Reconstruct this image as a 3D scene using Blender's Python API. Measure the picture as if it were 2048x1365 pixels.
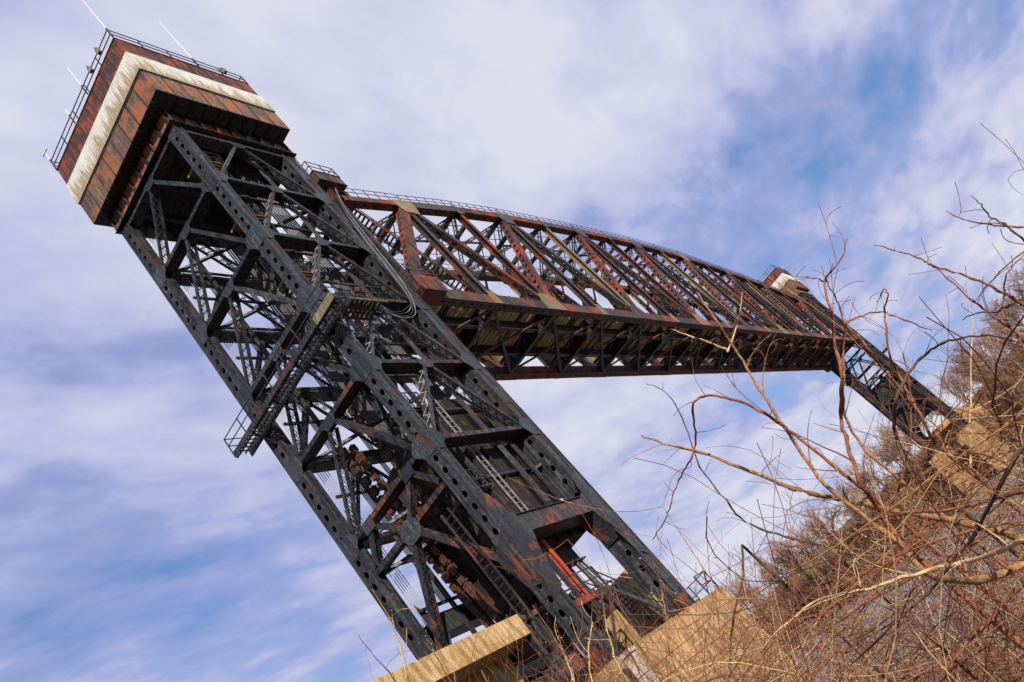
import bpy, math, random
from mathutils import Vector, Matrix, noise
random.seed(7)
V = Vector
S = bpy.context.scene
COL = S.collection
for o in list(bpy.data.objects):
    bpy.data.objects.remove(o)

# ------------------------------------------------------------------ camera
CAM = V((-30.397, -19.4116, 1.1828))
YAW, PITCH, ROLL, FPX = 0.39915, 0.4483, -0.75957, 1637.4
fw = V((math.cos(PITCH) * math.cos(YAW), math.cos(PITCH) * math.sin(YAW), math.sin(PITCH)))
r0 = fw.cross(V((0, 0, 1))).normalized()
u0 = r0.cross(fw)
RT = math.cos(ROLL) * r0 + math.sin(ROLL) * u0
UP = -math.sin(ROLL) * r0 + math.cos(ROLL) * u0
cd = bpy.data.cameras.new('camera')
cam = bpy.data.objects.new('camera', cd)
COL.objects.link(cam)
cam.matrix_world = Matrix(((RT.x, UP.x, -fw.x, CAM.x), (RT.y, UP.y, -fw.y, CAM.y), (RT.z, UP.z, -fw.z, CAM.z), (0, 0, 0, 1)))
cd.sensor_width = 36.0
cd.lens = 36.0 * FPX / 2048
cd.clip_start = 0.05
cd.clip_end = 6000
S.camera = cam


def at(x, y, d):
    """a point d metres in front of the camera position, on the sight line through photo pixel x, y"""
    v = fw + RT * ((x - 1024) / FPX) - UP * ((y - 682.5) / FPX)
    return CAM + v.normalized() * d


# ------------------------------------------------------------------ sky and sun
SUN_AZ = math.radians(231)      # direction towards the sun, measured from +X to +Y
SUN_EL = math.radians(26)
sv = V((math.cos(SUN_EL) * math.cos(SUN_AZ), math.cos(SUN_EL) * math.sin(SUN_AZ), math.sin(SUN_EL)))
S.view_settings.view_transform = 'Standard'
S.view_settings.look = 'None'
S.view_settings.exposure = 0.66
S.view_settings.gamma = 1.0
S.view_settings.use_curve_mapping = False
sl = bpy.data.lights.new('sun', 'SUN')
sl.energy = 5.0
sl.angle = math.radians(0.5)
sl.color = (1.0, 0.90, 0.76)
so = bpy.data.objects.new('sun', sl)
so.rotation_euler = sv.to_track_quat('Z', 'Y').to_euler()
so.location = (0, -40, 90)
COL.objects.link(so)


class NT:
    """small node-tree writer"""
    def __init__(s, tree):
        s.t = tree
        s.n = tree.nodes
        s.n.clear()

    def add(s, typ, ins=None, **kw):
        n = s.n.new(typ)
        for k, v in kw.items():
            setattr(n, k, v)
        for k, v in (ins or {}).items():
            if isinstance(v, tuple) and len(v) == 2 and hasattr(v[0], 'outputs'):
                s.t.links.new(v[0].outputs[v[1]], n.inputs[k])
            else:
                n.inputs[k].default_value = v
        return n

    def ramp(s, fac, stops, interp='LINEAR'):
        n = s.n.new('ShaderNodeValToRGB')
        cr = n.color_ramp
        cr.interpolation = interp
        while len(cr.elements) < len(stops):
            cr.elements.new(0.5)
        for e, (p, c) in zip(cr.elements, stops):
            e.position = p
            e.color = c if len(c) == 4 else (*c, 1)
        s.t.links.new(fac[0].outputs[fac[1]], n.inputs[0])
        return n

    def math(s, op, a, b=0.0, c=None):
        d = {0: a, 1: b}
        if c is not None:
            d[2] = c
        return s.add('ShaderNodeMath', d, operation=op)

    def mix(s, fac, a, b, blend='MIX'):
        return s.add('ShaderNodeMix', {0: fac, 6: a, 7: b}, data_type='RGBA', blend_type=blend)


wd = bpy.data.worlds.new('World')
S.world = wd
wd.use_nodes = True
t = NT(wd.node_tree)
tc = t.add('ShaderNodeTexCoord')
sky = t.add('ShaderNodeTexSky', sky_type='NISHITA', sun_disc=False, sun_elevation=SUN_EL,
            sun_rotation=math.pi / 2 - SUN_AZ, altitude=100, air_density=1.2, dust_density=0.2, ozone_density=2.0)
sx = t.add('ShaderNodeSeparateXYZ', {0: (tc, 'Generated')})
den = t.math('MAXIMUM', t_ := (t.math('ADD', (sx, 2), 0.12), 0), 0.06)
px = t.math('DIVIDE', (sx, 0), (den, 0))
py = t.math('DIVIDE', (sx, 1), (den, 0))
pl = t.add('ShaderNodeCombineXYZ', {0: (px, 0), 1: (py, 0), 2: 0.0})
rot = t.add('ShaderNodeMapping', {0: (pl, 0), 2: (0, 0, math.radians(36)), 3: (0.85, 1.5, 1.0), 1: (7.383, 2.058, 0)})
rot2 = t.add('ShaderNodeMapping', {0: (pl, 0), 2: (0, 0, math.radians(36)), 3: (2.6, 8.0, 1.0), 1: (10.548, -3.705, 0)})
rot3 = t.add('ShaderNodeMapping', {0: (pl, 0), 2: (0, 0, math.radians(36)), 3: (0.75, 1.1, 1.0), 1: (11.288, -13.783, 0)})
n1 = t.add('ShaderNodeTexNoise', {'Vector': (rot, 0), 'Scale': 2.6, 'Detail': 9.0, 'Roughness': 0.58, 'Distortion': 0.2})
n2 = t.add('ShaderNodeTexNoise', {'Vector': (rot2, 0), 'Scale': 1.1, 'Detail': 5.0, 'Roughness': 0.5, 'Distortion': 0.6})
n3 = t.add('ShaderNodeTexNoise', {'Vector': (rot3, 0), 'Scale': 0.8, 'Detail': 2.5, 'Roughness': 0.5, 'Distortion': 0.3})
s1 = t.math('MULTIPLY_ADD', (n2, 0), 0.42, -0.21)
s2 = t.math('MULTIPLY_ADD', (n1, 0), 1.1, (s1, 0))
s3 = t.math('MULTIPLY_ADD', (n3, 0), 1.6, (s2, 0))
hz = t.add('ShaderNodeMapRange', {0: (sx, 2), 1: 0.0, 2: 0.28, 3: -0.5, 4: -0.73})
s4 = t.math('ADD', (s3, 0), (hz, 0))
cov = t.ramp((s4, 0), [(0.12, (0, 0, 0)), (0.42, (0.75, 0.75, 0.75)), (0.6, (1, 1, 1))], 'EASE')
cc = t.ramp((s4, 0), [(0.2, (2.3, 3.2, 6.6)), (0.5, (4.0, 4.5, 7.6)), (0.72, (5.9, 6.2, 8.3)), (0.95, (7.5, 7.6, 8.7))])
gain = t.add('ShaderNodeMix', {0: 1.0, 6: (sky, 0), 7: (0.75, 1.05, 1.4, 1)}, data_type='RGBA', blend_type='MULTIPLY')
mx = t.mix((cov, 0), (gain, 2), (cc, 0))
bg = t.add('ShaderNodeBackground', {'Color': (mx, 2), 'Strength': 0.061})
out = t.add('ShaderNodeOutputWorld', {0: (bg, 0)})


# ------------------------------------------------------------------ materials
MATS = {}


def new_mat(name):
    m = bpy.data.materials.new(name)
    m.use_nodes = True
    MATS[name] = m
    return m, NT(m.node_tree)


def steel(name, base, light, rust, rust2, amount, rough=0.5, scale=1.0, streak=True, rivet=0.25, spec=0.22):
    """painted steel: blotchy paint, rust patches with ragged edges, vertical run-off, rivet pimples"""
    m, t = new_mat(name)
    tc = t.add('ShaderNodeTexCoord')
    oi = t.add('ShaderNodeObjectInfo')
    off = t.add('ShaderNodeVectorMath', {0: (oi, 'Random'), 1: (37.0, 91.0, 53.0)}, operation='MULTIPLY')
    co = t.add('ShaderNodeVectorMath', {0: (tc, 'Object'), 1: (off, 0)}, operation='ADD')
    big = t.add('ShaderNodeTexNoise', {'Vector': (co, 0), 'Scale': 0.55 * scale, 'Detail': 8.0, 'Roughness': 0.62, 'Distortion': 0.4})
    fine = t.add('ShaderNodeTexNoise', {'Vector': (co, 0), 'Scale': 5.0 * scale, 'Detail': 6.0, 'Roughness': 0.6})
    mp = t.add('ShaderNodeMapping', {0: (co, 0), 3: (3.2, 3.2, 0.28)})
    st = t.add('ShaderNodeTexNoise', {'Vector': (mp, 0), 'Scale': 1.6 * scale, 'Detail': 5.0, 'Roughness': 0.6})
    rn = t.math('MULTIPLY_ADD', (oi, 'Random'), 0.10, -0.05)
    pf = t.math('MULTIPLY_ADD', (st, 0), 0.6, (rn, 0))
    pf = t.math('MULTIPLY_ADD', (fine, 0), 0.42, (pf, 0))
    paint = t.ramp((pf, 0), [(0.38, base), (0.56, tuple(0.72 * p_ + 0.28 * q_ for p_, q_ in zip(base, light))), (0.70, light)])
    rc = t.ramp((fine, 0), [(0.3, rust), (0.62, rust2), (0.75, rust)])
    a = t.math('MULTIPLY_ADD', (st, 0), 0.55 if streak else 0.1, (big, 0))
    b = t.math('MULTIPLY_ADD', (fine, 0), 0.18, (a, 0))
    b = t.math('SUBTRACT', (b, 0), 0.37 if streak else 0.14)
    e = 0.70 - 0.34 * amount
    ms = t.ramp((b, 0), [(max(0.0, e - 0.07), (0, 0, 0)), (min(1.0, e + 0.09), (1, 1, 1))])
    col = t.mix((ms, 0), (paint, 0), (rc, 0))
    rg = t.ramp((ms, 0), [(0, (rough, rough, rough)), (1, (0.85, 0.85, 0.85))])
    vo = t.add('ShaderNodeTexVoronoi', {'Vector': (co, 0), 'Scale': 7.5, 'Randomness': 0.15})
    dot = t.ramp((vo, 0), [(0.16, (1, 1, 1)), (0.3, (0, 0, 0))])
    hh = t.math('MULTIPLY_ADD', (dot, 0), rivet, (fine, 0))
    bp = t.add('ShaderNodeBump', {'Height': (hh, 0), 'Strength': 0.55, 'Distance': 0.05})
    bs = t.add('ShaderNodeBsdfPrincipled', {'Base Color': (col, 2), 'Roughness': (rg, 0), 'Normal': (bp, 0), 'Specular IOR Level': spec})
    t.add('ShaderNodeOutputMaterial', {0: (bs, 0)})
    return m


def plain(name, c1, c2, rough=0.7, scale=6.0, bump=0.3, zs=1.0, metal=0.0, spec=0.4, detail=6.0, stops=(0.35, 0.68), third=None):
    m, t = new_mat(name)
    tc = t.add('ShaderNodeTexCoord')
    oi = t.add('ShaderNodeObjectInfo')
    off = t.add('ShaderNodeVectorMath', {0: (oi, 'Random'), 1: (17.0, 31.0, 23.0)}, operation='MULTIPLY')
    co = t.add('ShaderNodeVectorMath', {0: (tc, 'Object'), 1: (off, 0)}, operation='ADD')
    mp = t.add('ShaderNodeMapping', {0: (co, 0), 3: (1, 1, zs)})
    n = t.add('ShaderNodeTexNoise', {'Vector': (mp, 0), 'Scale': scale, 'Detail': detail, 'Roughness': 0.62})
    r = t.ramp((n, 0), [(stops[0], c1), (stops[1], c2)] + ([third] if third else []))
    bp = t.add('ShaderNodeBump', {'Height': (n, 0), 'Strength': bump, 'Distance': 0.05})
    bs = t.add('ShaderNodeBsdfPrincipled', {'Base Color': (r, 0), 'Roughness': rough, 'Normal': (bp, 0), 'Metallic': metal, 'Specular IOR Level': spec})
    t.add('ShaderNodeOutputMaterial', {0: (bs, 0)})
    return m


BLK = steel('weathered_black_steel', (0.0055, 0.0065, 0.0085), (0.10, 0.106, 0.122), (0.10, 0.032, 0.017), (0.035, 0.02, 0.017), 0.24, 0.36)
BLKR = steel('rust_spotted_black_steel', (0.006, 0.006, 0.007), (0.09, 0.086, 0.092), (0.25, 0.058, 0.024), (0.07, 0.03, 0.019), 0.30, 0.45)
BLKO = steel('orange_blotched_black_steel', (0.012, 0.013, 0.016), (0.075, 0.078, 0.085), (0.34, 0.075, 0.028), (0.12, 0.036, 0.02), 0.22, 0.45, 1.5, streak=False)
GUS = steel('blue_grey_riveted_plate', (0.007, 0.010, 0.014), (0.085, 0.105, 0.125), (0.10, 0.034, 0.017), (0.04, 0.022, 0.018), 0.25, 0.36, 1.6, rivet=0.9)
RED = steel('red_rusted_steel', (0.016, 0.012, 0.012), (0.12, 0.085, 0.07), (0.28, 0.055, 0.026), (0.13, 0.032, 0.02), 0.56, 0.6)
MIXR = steel('mixed_rust_steel', (0.012, 0.011, 0.012), (0.11, 0.095, 0.085), (0.22, 0.05, 0.027), (0.08, 0.032, 0.022), 0.38, 0.55)
TAN = steel('tan_primer_steel', (0.10, 0.085, 0.05), (0.30, 0.25, 0.15), (0.30, 0.10, 0.05), (0.16, 0.07, 0.04), 0.42, 0.6)
CWM = steel('counterweight_plate', (0.012, 0.011, 0.011), (0.035, 0.03, 0.029), (0.12, 0.07, 0.03), (0.06, 0.03, 0.022), 0.32, 0.7, rivet=0.5)
ROOFB = steel('brown_rust_sheet', (0.035, 0.022, 0.022), (0.11, 0.05, 0.04), (0.30, 0.075, 0.028), (0.12, 0.03, 0.02), 0.56, 0.62, 1.2, rivet=0.0)
SKIRT = steel('peeling_yellow_rust_sheet', (0.04, 0.032, 0.036), (0.24, 0.175, 0.10), (0.36, 0.075, 0.03), (0.17, 0.085, 0.04), 0.52, 0.62, 1.15, streak=False, rivet=0.0)
CONC = None


def concrete(name, base, light, stain, zstreak=0.12, band=None):
    m, t = new_mat(name)
    tc = t.add('ShaderNodeTexCoord')
    mp = t.add('ShaderNodeMapping', {0: (tc, 'Object'), 3: (1.0, 1.0, zstreak)})
    st = t.add('ShaderNodeTexNoise', {'Vector': (mp, 0), 'Scale': 3.4, 'Detail': 8.0, 'Roughness': 0.6})
    bg_ = t.add('ShaderNodeTexNoise', {'Vector': (tc, 'Object'), 'Scale': 0.7, 'Detail': 6.0, 'Roughness': 0.6})
    fn = t.add('ShaderNodeTexNoise', {'Vector': (tc, 'Object'), 'Scale': 14.0, 'Detail': 5.0, 'Roughness': 0.7})
    c = t.ramp((bg_, 0), [(0.3, base), (0.7, light)])
    src = st
    if band:
        sz = t.add('ShaderNodeSeparateXYZ', {0: (tc, 'Object')})
        zz = t.add('ShaderNodeMapRange', {0: (sz, 2), 1: band[0], 2: band[1], 3: 0.14, 4: -0.16})
        src = t.math('ADD', (st, 0), (zz, 0))
    s = t.ramp((src, 0), [(0.43, (0, 0, 0)), (0.58, (0.9, 0.9, 0.9))])
    mm = t.mix((s, 0), (c, 0), (*stain, 1))
    dk = t.ramp((fn, 0), [(0.3, (0.55, 0.55, 0.55)), (0.6, (1, 1, 1))])
    m2 = t.mix(1.0, (mm, 2), (dk, 0), 'MULTIPLY')
    oi = t.add('ShaderNodeObjectInfo')
    tn = t.add('ShaderNodeMapRange', {0: (oi, 'Random'), 3: 0.72, 4: 1.12})
    tv = t.add('ShaderNodeCombineXYZ', {0: (tn, 0), 1: (tn, 0), 2: (tn, 0)})
    m2 = t.mix(1.0, (m2, 2), (tv, 0), 'MULTIPLY')
    bp = t.add('ShaderNodeBump', {'Height': (fn, 0), 'Strength': 0.35, 'Distance': 0.04})
    bs = t.add('ShaderNodeBsdfPrincipled', {'Base Color': (m2, 2), 'Roughness': 0.88, 'Normal': (bp, 0), 'Specular IOR Level': 0.25})
    t.add('ShaderNodeOutputMaterial', {0: (bs, 0)})
    return m


CONC = concrete('board_marked_concrete', (0.36, 0.21, 0.095), (0.56, 0.365, 0.185), (0.25, 0.14, 0.065), 0.3)
CONCG = concrete('stained_girder_concrete', (0.31, 0.205, 0.095), (0.48, 0.35, 0.19), (0.22, 0.13, 0.045), 0.25)
PEDC = concrete('pale_concrete', (0.42, 0.37, 0.33), (0.6, 0.55, 0.5), (0.3, 0.2, 0.15))
WHITE = concrete('stained_white_sheet', (0.52, 0.54, 0.51), (0.68, 0.69, 0.65), (0.32, 0.24, 0.13), 0.15, (3.8, 5.6))
ROPE = plain('grey_wire_rope', (0.10, 0.10, 0.105), (0.22, 0.22, 0.23), 0.45, 20)
ROPED = plain('black_wire_rope', (0.015, 0.014, 0.014), (0.05, 0.045, 0.04), 0.55, 20)
CABLE = plain('pale_power_cable', (0.08, 0.082, 0.09), (0.24, 0.245, 0.26), 0.4, 3, 0.05)
PALE = plain('pale_glint_steel', (0.10, 0.10, 0.10), (0.55, 0.54, 0.52), 0.6, 3.0, 0.2)  # white glints put into the lacing bars' colour
ANT = plain('white_antenna_paint', (0.45, 0.45, 0.45), (0.62, 0.62, 0.62), 0.4, 8, 0.05)
CHAINM = plain('rusted_chain', (0.016, 0.009, 0.008), (0.11, 0.038, 0.022), 0.6, 5, 0.4)
WOOD = plain('weathered_timber', (0.22, 0.15, 0.07), (0.52, 0.40, 0.21), 0.85, 3.0, 0.4)
WOODD = plain('dark_creosote_timber', (0.03, 0.022, 0.016), (0.10, 0.07, 0.04), 0.85, 3.0, 0.4)
REDP = plain('orange_red_paint', (0.16, 0.02, 0.012), (0.42, 0.075, 0.035), 0.6, 3.5, 0.3, third=(0.72, (0.42, 0.32, 0.28)))
BARK = plain('tan_bark', (0.12, 0.055, 0.022), (0.36, 0.19, 0.07), 0.8, 30, 0.5)
BARKR = plain('red_brown_bark', (0.085, 0.026, 0.014), (0.28, 0.09, 0.038), 0.75, 30, 0.4)
BARKD = plain('dark_bark', (0.035, 0.02, 0.014), (0.11, 0.055, 0.03), 0.85, 25, 0.5)
BARKP = plain('pale_dry_stem', (0.30, 0.19, 0.09), (0.52, 0.37, 0.2), 0.8, 30, 0.4)
BUD = plain('yellow_green_bud', (0.24, 0.21, 0.05), (0.40, 0.36, 0.12), 0.6, 40, 0.1)
TREEB = plain('grey_brown_tree_bark', (0.07, 0.042, 0.028), (0.16, 0.10, 0.068), 0.9, 3, 0.3)
TWIG = plain('far_twigs', (0.14, 0.07, 0.045), (0.27, 0.155, 0.10), 0.9, 0.5, 0.0)
BRUSH = plain('far_brush', (0.15, 0.085, 0.035), (0.34, 0.22, 0.095), 0.9, 0.35, 0.0)
EARTH = plain('leaf_littered_earth', (0.035, 0.022, 0.011), (0.12, 0.08, 0.038), 0.95, 0.6, 0.6, detail=9)


def water_mat():
    m, t = new_mat('canal_water')
    tc = t.add('ShaderNodeTexCoord')
    mp = t.add('ShaderNodeMapping', {0: (tc, 'Object'), 3: (1.0, 0.45, 1.0)})
    n = t.add('ShaderNodeTexNoise', {'Vector': (mp, 0), 'Scale': 0.55, 'Detail': 6.0, 'Roughness': 0.6})
    n2_ = t.add('ShaderNodeTexNoise', {'Vector': (mp, 0), 'Scale': 0.05, 'Detail': 3.0})
    c = t.ramp((n2_, 0), [(0.35, (0.15, 0.155, 0.155)), (0.65, (0.22, 0.21, 0.185))])
    bp = t.add('ShaderNodeBump', {'Height': (n, 0), 'Strength': 0.7, 'Distance': 0.35})
    bs = t.add('ShaderNodeBsdfPrincipled', {'Base Color': (c, 0), 'Roughness': 0.22, 'Normal': (bp, 0), 'IOR': 1.33})
    t.add('ShaderNodeOutputMaterial', {0: (bs, 0)})
    return m


WATER = water_mat()


# ------------------------------------------------------------------ mesh helpers
class MB:
    def __init__(s):
        s.v = []
        s.f = []

    def poly(s, pts):
        i = len(s.v)
        s.v += [tuple(p) for p in pts]
        s.f.append(tuple(range(i, i + len(pts))))

    def hexa(s, a):
        """a: 8 points, bottom ring 0-3 and top ring 4-7"""
        i = len(s.v)
        s.v += [tuple(p) for p in a]
        for q in ((0, 3, 2, 1), (4, 5, 6, 7), (0, 1, 5, 4), (1, 2, 6, 5), (2, 3, 7, 6), (3, 0, 4, 7)):
            s.f.append(tuple(i + k for k in q))
        return s

    def box(s, x0, x1, y0, y1, z0, z1):
        return s.hexa([(x0, y0, z0), (x1, y0, z0), (x1, y1, z0), (x0, y1, z0), (x0, y0, z1), (x1, y0, z1), (x1, y1, z1), (x0, y1, z1)])

    def bar(s, p, q, w, h, up=(0, 0, 1)):
        p, q = V(p), V(q)
        a = (q - p).normalized()
        up = V(up)
        if abs(a.dot(up)) > 0.98:
            up = V((1, 0, 0)) if abs(a.x) < 0.9 else V((0, 1, 0))
        sd = a.cross(up).normalized()
        b = sd.cross(a)
        sd = sd * (w / 2)
        b = b * (h / 2)
        return s.hexa([p - sd - b, q - sd - b, q + sd - b, p + sd - b, p - sd + b, q - sd + b, q + sd + b, p + sd + b])

    def slab(s, p, q, e1, a0, a1, e2, b0, b1):
        """prism from p to q; cross-section spans a0..a1 along e1, b0..b1 along e2"""
        p, q = V(p), V(q)
        return s.hexa([p + e1 * a0 + e2 * b0, q + e1 * a0 + e2 * b0, q + e1 * a1 + e2 * b0, p + e1 * a1 + e2 * b0,
                       p + e1 * a0 + e2 * b1, q + e1 * a0 + e2 * b1, q + e1 * a1 + e2 * b1, p + e1 * a1 + e2 * b1])

    def tube(s, pts, rad, n=6, cap=True):
        pts = [V(p) for p in pts]
        if not hasattr(rad, '__len__'):
            rad = [rad] * len(pts)
        i0 = len(s.v)
        ref = V((0.13, 0.37, 0.92))
        for k, p in enumerate(pts):
            a = (pts[min(k + 1, len(pts) - 1)] - pts[max(k - 1, 0)])
            if a.length < 1e-9:
                a = V((0, 0, 1))
            a.normalize()
            e = a.cross(ref)
            if e.length < 0.05:
                e = a.cross(V((1, 0, 0)))
            e.normalize()
            g = a.cross(e)
            for j in range(n):
                c = 2 * math.pi * j / n
                s.v.append(tuple(p + (e * math.cos(c) + g * math.sin(c)) * rad[k]))
        for k in range(len(pts) - 1):
            for j in range(n):
                a0 = i0 + k * n + j
                a1 = i0 + k * n + (j + 1) % n
                s.f.append((a0, a1, a1 + n, a0 + n))
        if cap:
            s.f.append(tuple(i0 + j for j in range(n))[::-1])
            s.f.append(tuple(i0 + (len(pts) - 1) * n + j for j in range(n)))
        return s

    def prism(s, pts, nrm, th):
        """flat polygon extruded by th along nrm"""
        nrm = V(nrm)
        i = len(s.v)
        k = len(pts)
        s.v += [tuple(V(p)) for p in pts] + [tuple(V(p) + nrm * th) for p in pts]
        s.f.append(tuple(range(i + k - 1, i - 1, -1)))
        s.f.append(tuple(range(i + k, i + 2 * k)))
        for j in range(k):
            s.f.append((i + j, i + (j + 1) % k, i + k + (j + 1) % k, i + k + j))
        return s

    def perf(s, p, q, wv, w, nv, th, pitch, hl, hw, seg=8, margin=0.4):
        """plate p-q of width w along wv, thickness th along nv, with a row of oval holes"""
        p, q, wv, nv = V(p), V(q), V(wv), V(nv)
        a = q - p
        L = a.length
        a.normalize()
        nh = int((L - 2 * margin) / pitch)
        if nh < 1:
            return s.slab(p, q, wv, -w / 2, w / 2, nv, 0, th)
        m = (L - nh * pitch) / 2
        if m > 0.01:
            s.slab(p, p + a * m, wv, -w / 2, w / 2, nv, 0, th)
            s.slab(q - a * m, q, wv, -w / 2, w / 2, nv, 0, th)
        qd = seg // 4
        for k in range(nh):
            c = p + a * (m + (k + 0.5) * pitch)
            i = len(s.v)
            X, Y = pitch / 2, w / 2
            for lay in (0, 1):
                for j in range(seg):
                    an = 2 * math.pi * j / seg
                    ca, sa = math.cos(an), math.sin(an)
                    sc = 1 / max(abs(ca), abs(sa))
                    s.v.append(tuple(c + a * (ca * sc * X) + wv * (sa * sc * Y) + nv * (th * lay)))
                for j in range(seg):
                    an = 2 * math.pi * j / seg
                    s.v.append(tuple(c + a * (math.cos(an) * hl) + wv * (math.sin(an) * hw) + nv * (th * lay)))
            for j in range(seg):
                j2 = (j + 1) % seg
                o0, o1, h0, h1 = i + j, i + j2, i + seg + j, i + seg + j2
                d = 2 * seg
                s.f.append((o0, h0, h1, o1))
                s.f.append((o0 + d, o1 + d, h1 + d, h0 + d))
                s.f.append((h0, h0 + d, h1 + d, h1))
        return s


def mesh_from(mb, base, mat, smooth=False, name='mesh'):
    me = bpy.data.meshes.new(name)
    bx, by, bz = base
    me.from_pydata([(x - bx, y - by, z - bz) for x, y, z in mb.v], [], mb.f)
    me.materials.append(mat)
    if smooth:
        me.polygons.foreach_set('use_smooth', [True] * len(me.polygons))
    me.update()
    return me


def wpos(o):
    return o['_b'] if o is not None and '_b' in o else (0.0, 0.0, 0.0)


BASE = {}


def obj(name, mb, mat, parent=None, smooth=False, base=None, kind=None, label=None):
    """one mesh object; vertices in mb are world coordinates"""
    b = tuple(base) if base else (BASE[parent] if parent else (0, 0, 0))
    o = bpy.data.objects.new(name, mesh_from(mb, b, mat, smooth, name))
    COL.objects.link(o)
    BASE[o] = b
    if parent:
        o.parent = parent
        pb = BASE[parent]
        o.location = (b[0] - pb[0], b[1] - pb[1], b[2] - pb[2])
    else:
        o.location = b
    if kind:
        o['kind'] = kind
    if label:
        o['label'] = label
    return o


def thing(name, base, label, cat, group=None):
    o = bpy.data.objects.new(name, None)
    COL.objects.link(o)
    o.location = base
    o.empty_display_size = 0.5
    BASE[o] = tuple(base)
    return tag(o, label, cat, group)


def tag(o, label, cat, group=None):
    o['label'] = label
    o['category'] = cat
    if group:
        o['group'] = group
    return o


def copy_tree(o, parent=None):
    c = o.copy()
    COL.objects.link(c)
    if parent:
        c.parent = parent
    for ch in o.children:
        copy_tree(ch, c)
    return c


# ------------------------------------------------------------------ dimensions
W, D = 8.4, 9.74
ZP = 4.55                      # pier top
ZS, ZK, ZWL, ZWU, ZT = 45.52, 46.94, 49.30, 51.39, 53.29
LV = [40.0, 34.35, 28.75, 23.2, 17.65]
ZLOW = 15.55
X0, NP, PL = 11.0, 16, 8.55
XN = X0 + NP * PL
XC = (X0 + XN) / 2
WATER_Z = -5.0


# ------------------------------------------------------------------ terrain and water
def smooth(a, b, x):
    u = min(1, max(0, (x - a) / (b - a)))
    return u * u * (3 - 2 * u)


def shore(y):
    """x of the far shoreline: the canal runs askew to the bridge upstream"""
    return 133 + 1.15 * max(0, y - 14) - 0.12 * max(0, -y)


def ground_z(x, y):
    n = noise.noise(V((x * 0.03, y * 0.03, 0))) * 1.6 + noise.noise(V((x * 0.15, y * 0.15, 4))) * 0.35
    near = -0.55 + 1.2 * smooth(-26, -60, x) + n * 0.12
    z = near + (-9.0 - near) * smooth(-27, 24, x + 0.6 * n)
    s_ = shore(y)
    far = 4.2 + n + 7.0 * smooth(30, 140, x - s_) + 5.0 * smooth(8, -40, y) * smooth(15, 60, x - s_) + 7 * smooth(40, 160, y)
    s_ += 24 * smooth(16, 9, abs(y - 4)) * smooth(-30, -10, -abs(x - 150))
    k = smooth(-9, 24, x - s_ + n * 1.5)
    if abs(y - 4) < 18 and 120 < x < 190:
        far = min(far, 6.5)
    return z + (far - z) * k


mb = MB()
xs = [-3000, -1500, -600, -250, -120] + list(range(-80, 340, 4)) + [360, 400, 450, 520, 600, 800, 1000, 2000, 4000]
ys = [-3000, -1500, -700, -400, -260] + list(range(-200, 321, 6)) + [360, 450, 600, 900, 1500, 3000]
for y in ys:
    for x in xs:
        mb.v.append((x, y, ground_z(x, y)))
nx = len(xs)
for j in range(len(ys) - 1):
    for i in range(nx - 1):
        a = j * nx + i
        mb.f.append((a, a + 1, a + 1 + nx, a + nx))
g = obj('ground', mb, EARTH, smooth=True)
g['kind'] = 'structure'
g['label'] = 'brown leaf littered banks of the canal'
mb = MB()
mb.poly([(3, -2900, WATER_Z), (3600, -2900, WATER_Z), (3600, 2900, WATER_Z), (3, 2900, WATER_Z)])
wt = obj('water', mb, WATER)
wt['kind'] = 'structure'
wt['label'] = 'grey rippled canal water under the lift span'

# ------------------------------------------------------------------ member builders
class Face:
    """a vertical plane of the structure: u runs along it, n points inward"""
    def __init__(s, O, U, N):
        s.O, s.U, s.N = V(O), V(U), V(N)

    def P(s, u, z, n=0.0):
        return V((s.O.x, s.O.y, 0)) + s.U * u + s.N * n + V((0, 0, z))


def frame(fc, a, b):
    p, q = fc.P(*a), fc.P(*b)
    d = (q - p).normalized()
    e = fc.N.cross(d).normalized()
    if e.z < 0 or (abs(e.z) < 1e-6 and e.dot(fc.U) < 0):
        e = -e
    return p, q, d, e


def box_member(mb, fc, a, b, h, n0, n1, hole=0.075, pitch=0.8, perf=True, th=0.03, elong=1.3):
    """closed box in the face: outer and inner plates, perforated top and bottom covers"""
    p, q, d, e = frame(fc, a, b)
    N = fc.N
    mb.slab(p, q, e, -h / 2, h / 2, N, n0, n0 + th)
    mb.slab(p, q, e, -h / 2, h / 2, N, n1 - th, n1)
    w = n1 - n0 - 2 * th
    c = N * ((n0 + n1) / 2)
    for sg in (-1, 1):
        o = c + e * (sg * (h / 2 - 0.025))
        if perf:
            mb.perf(p + o, q + o, N, w, e * -sg, th, pitch, hole * elong, hole, 8)
        else:
            mb.slab(p + o, q + o, N, -w / 2, w / 2, e * -sg, 0, th)


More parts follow.
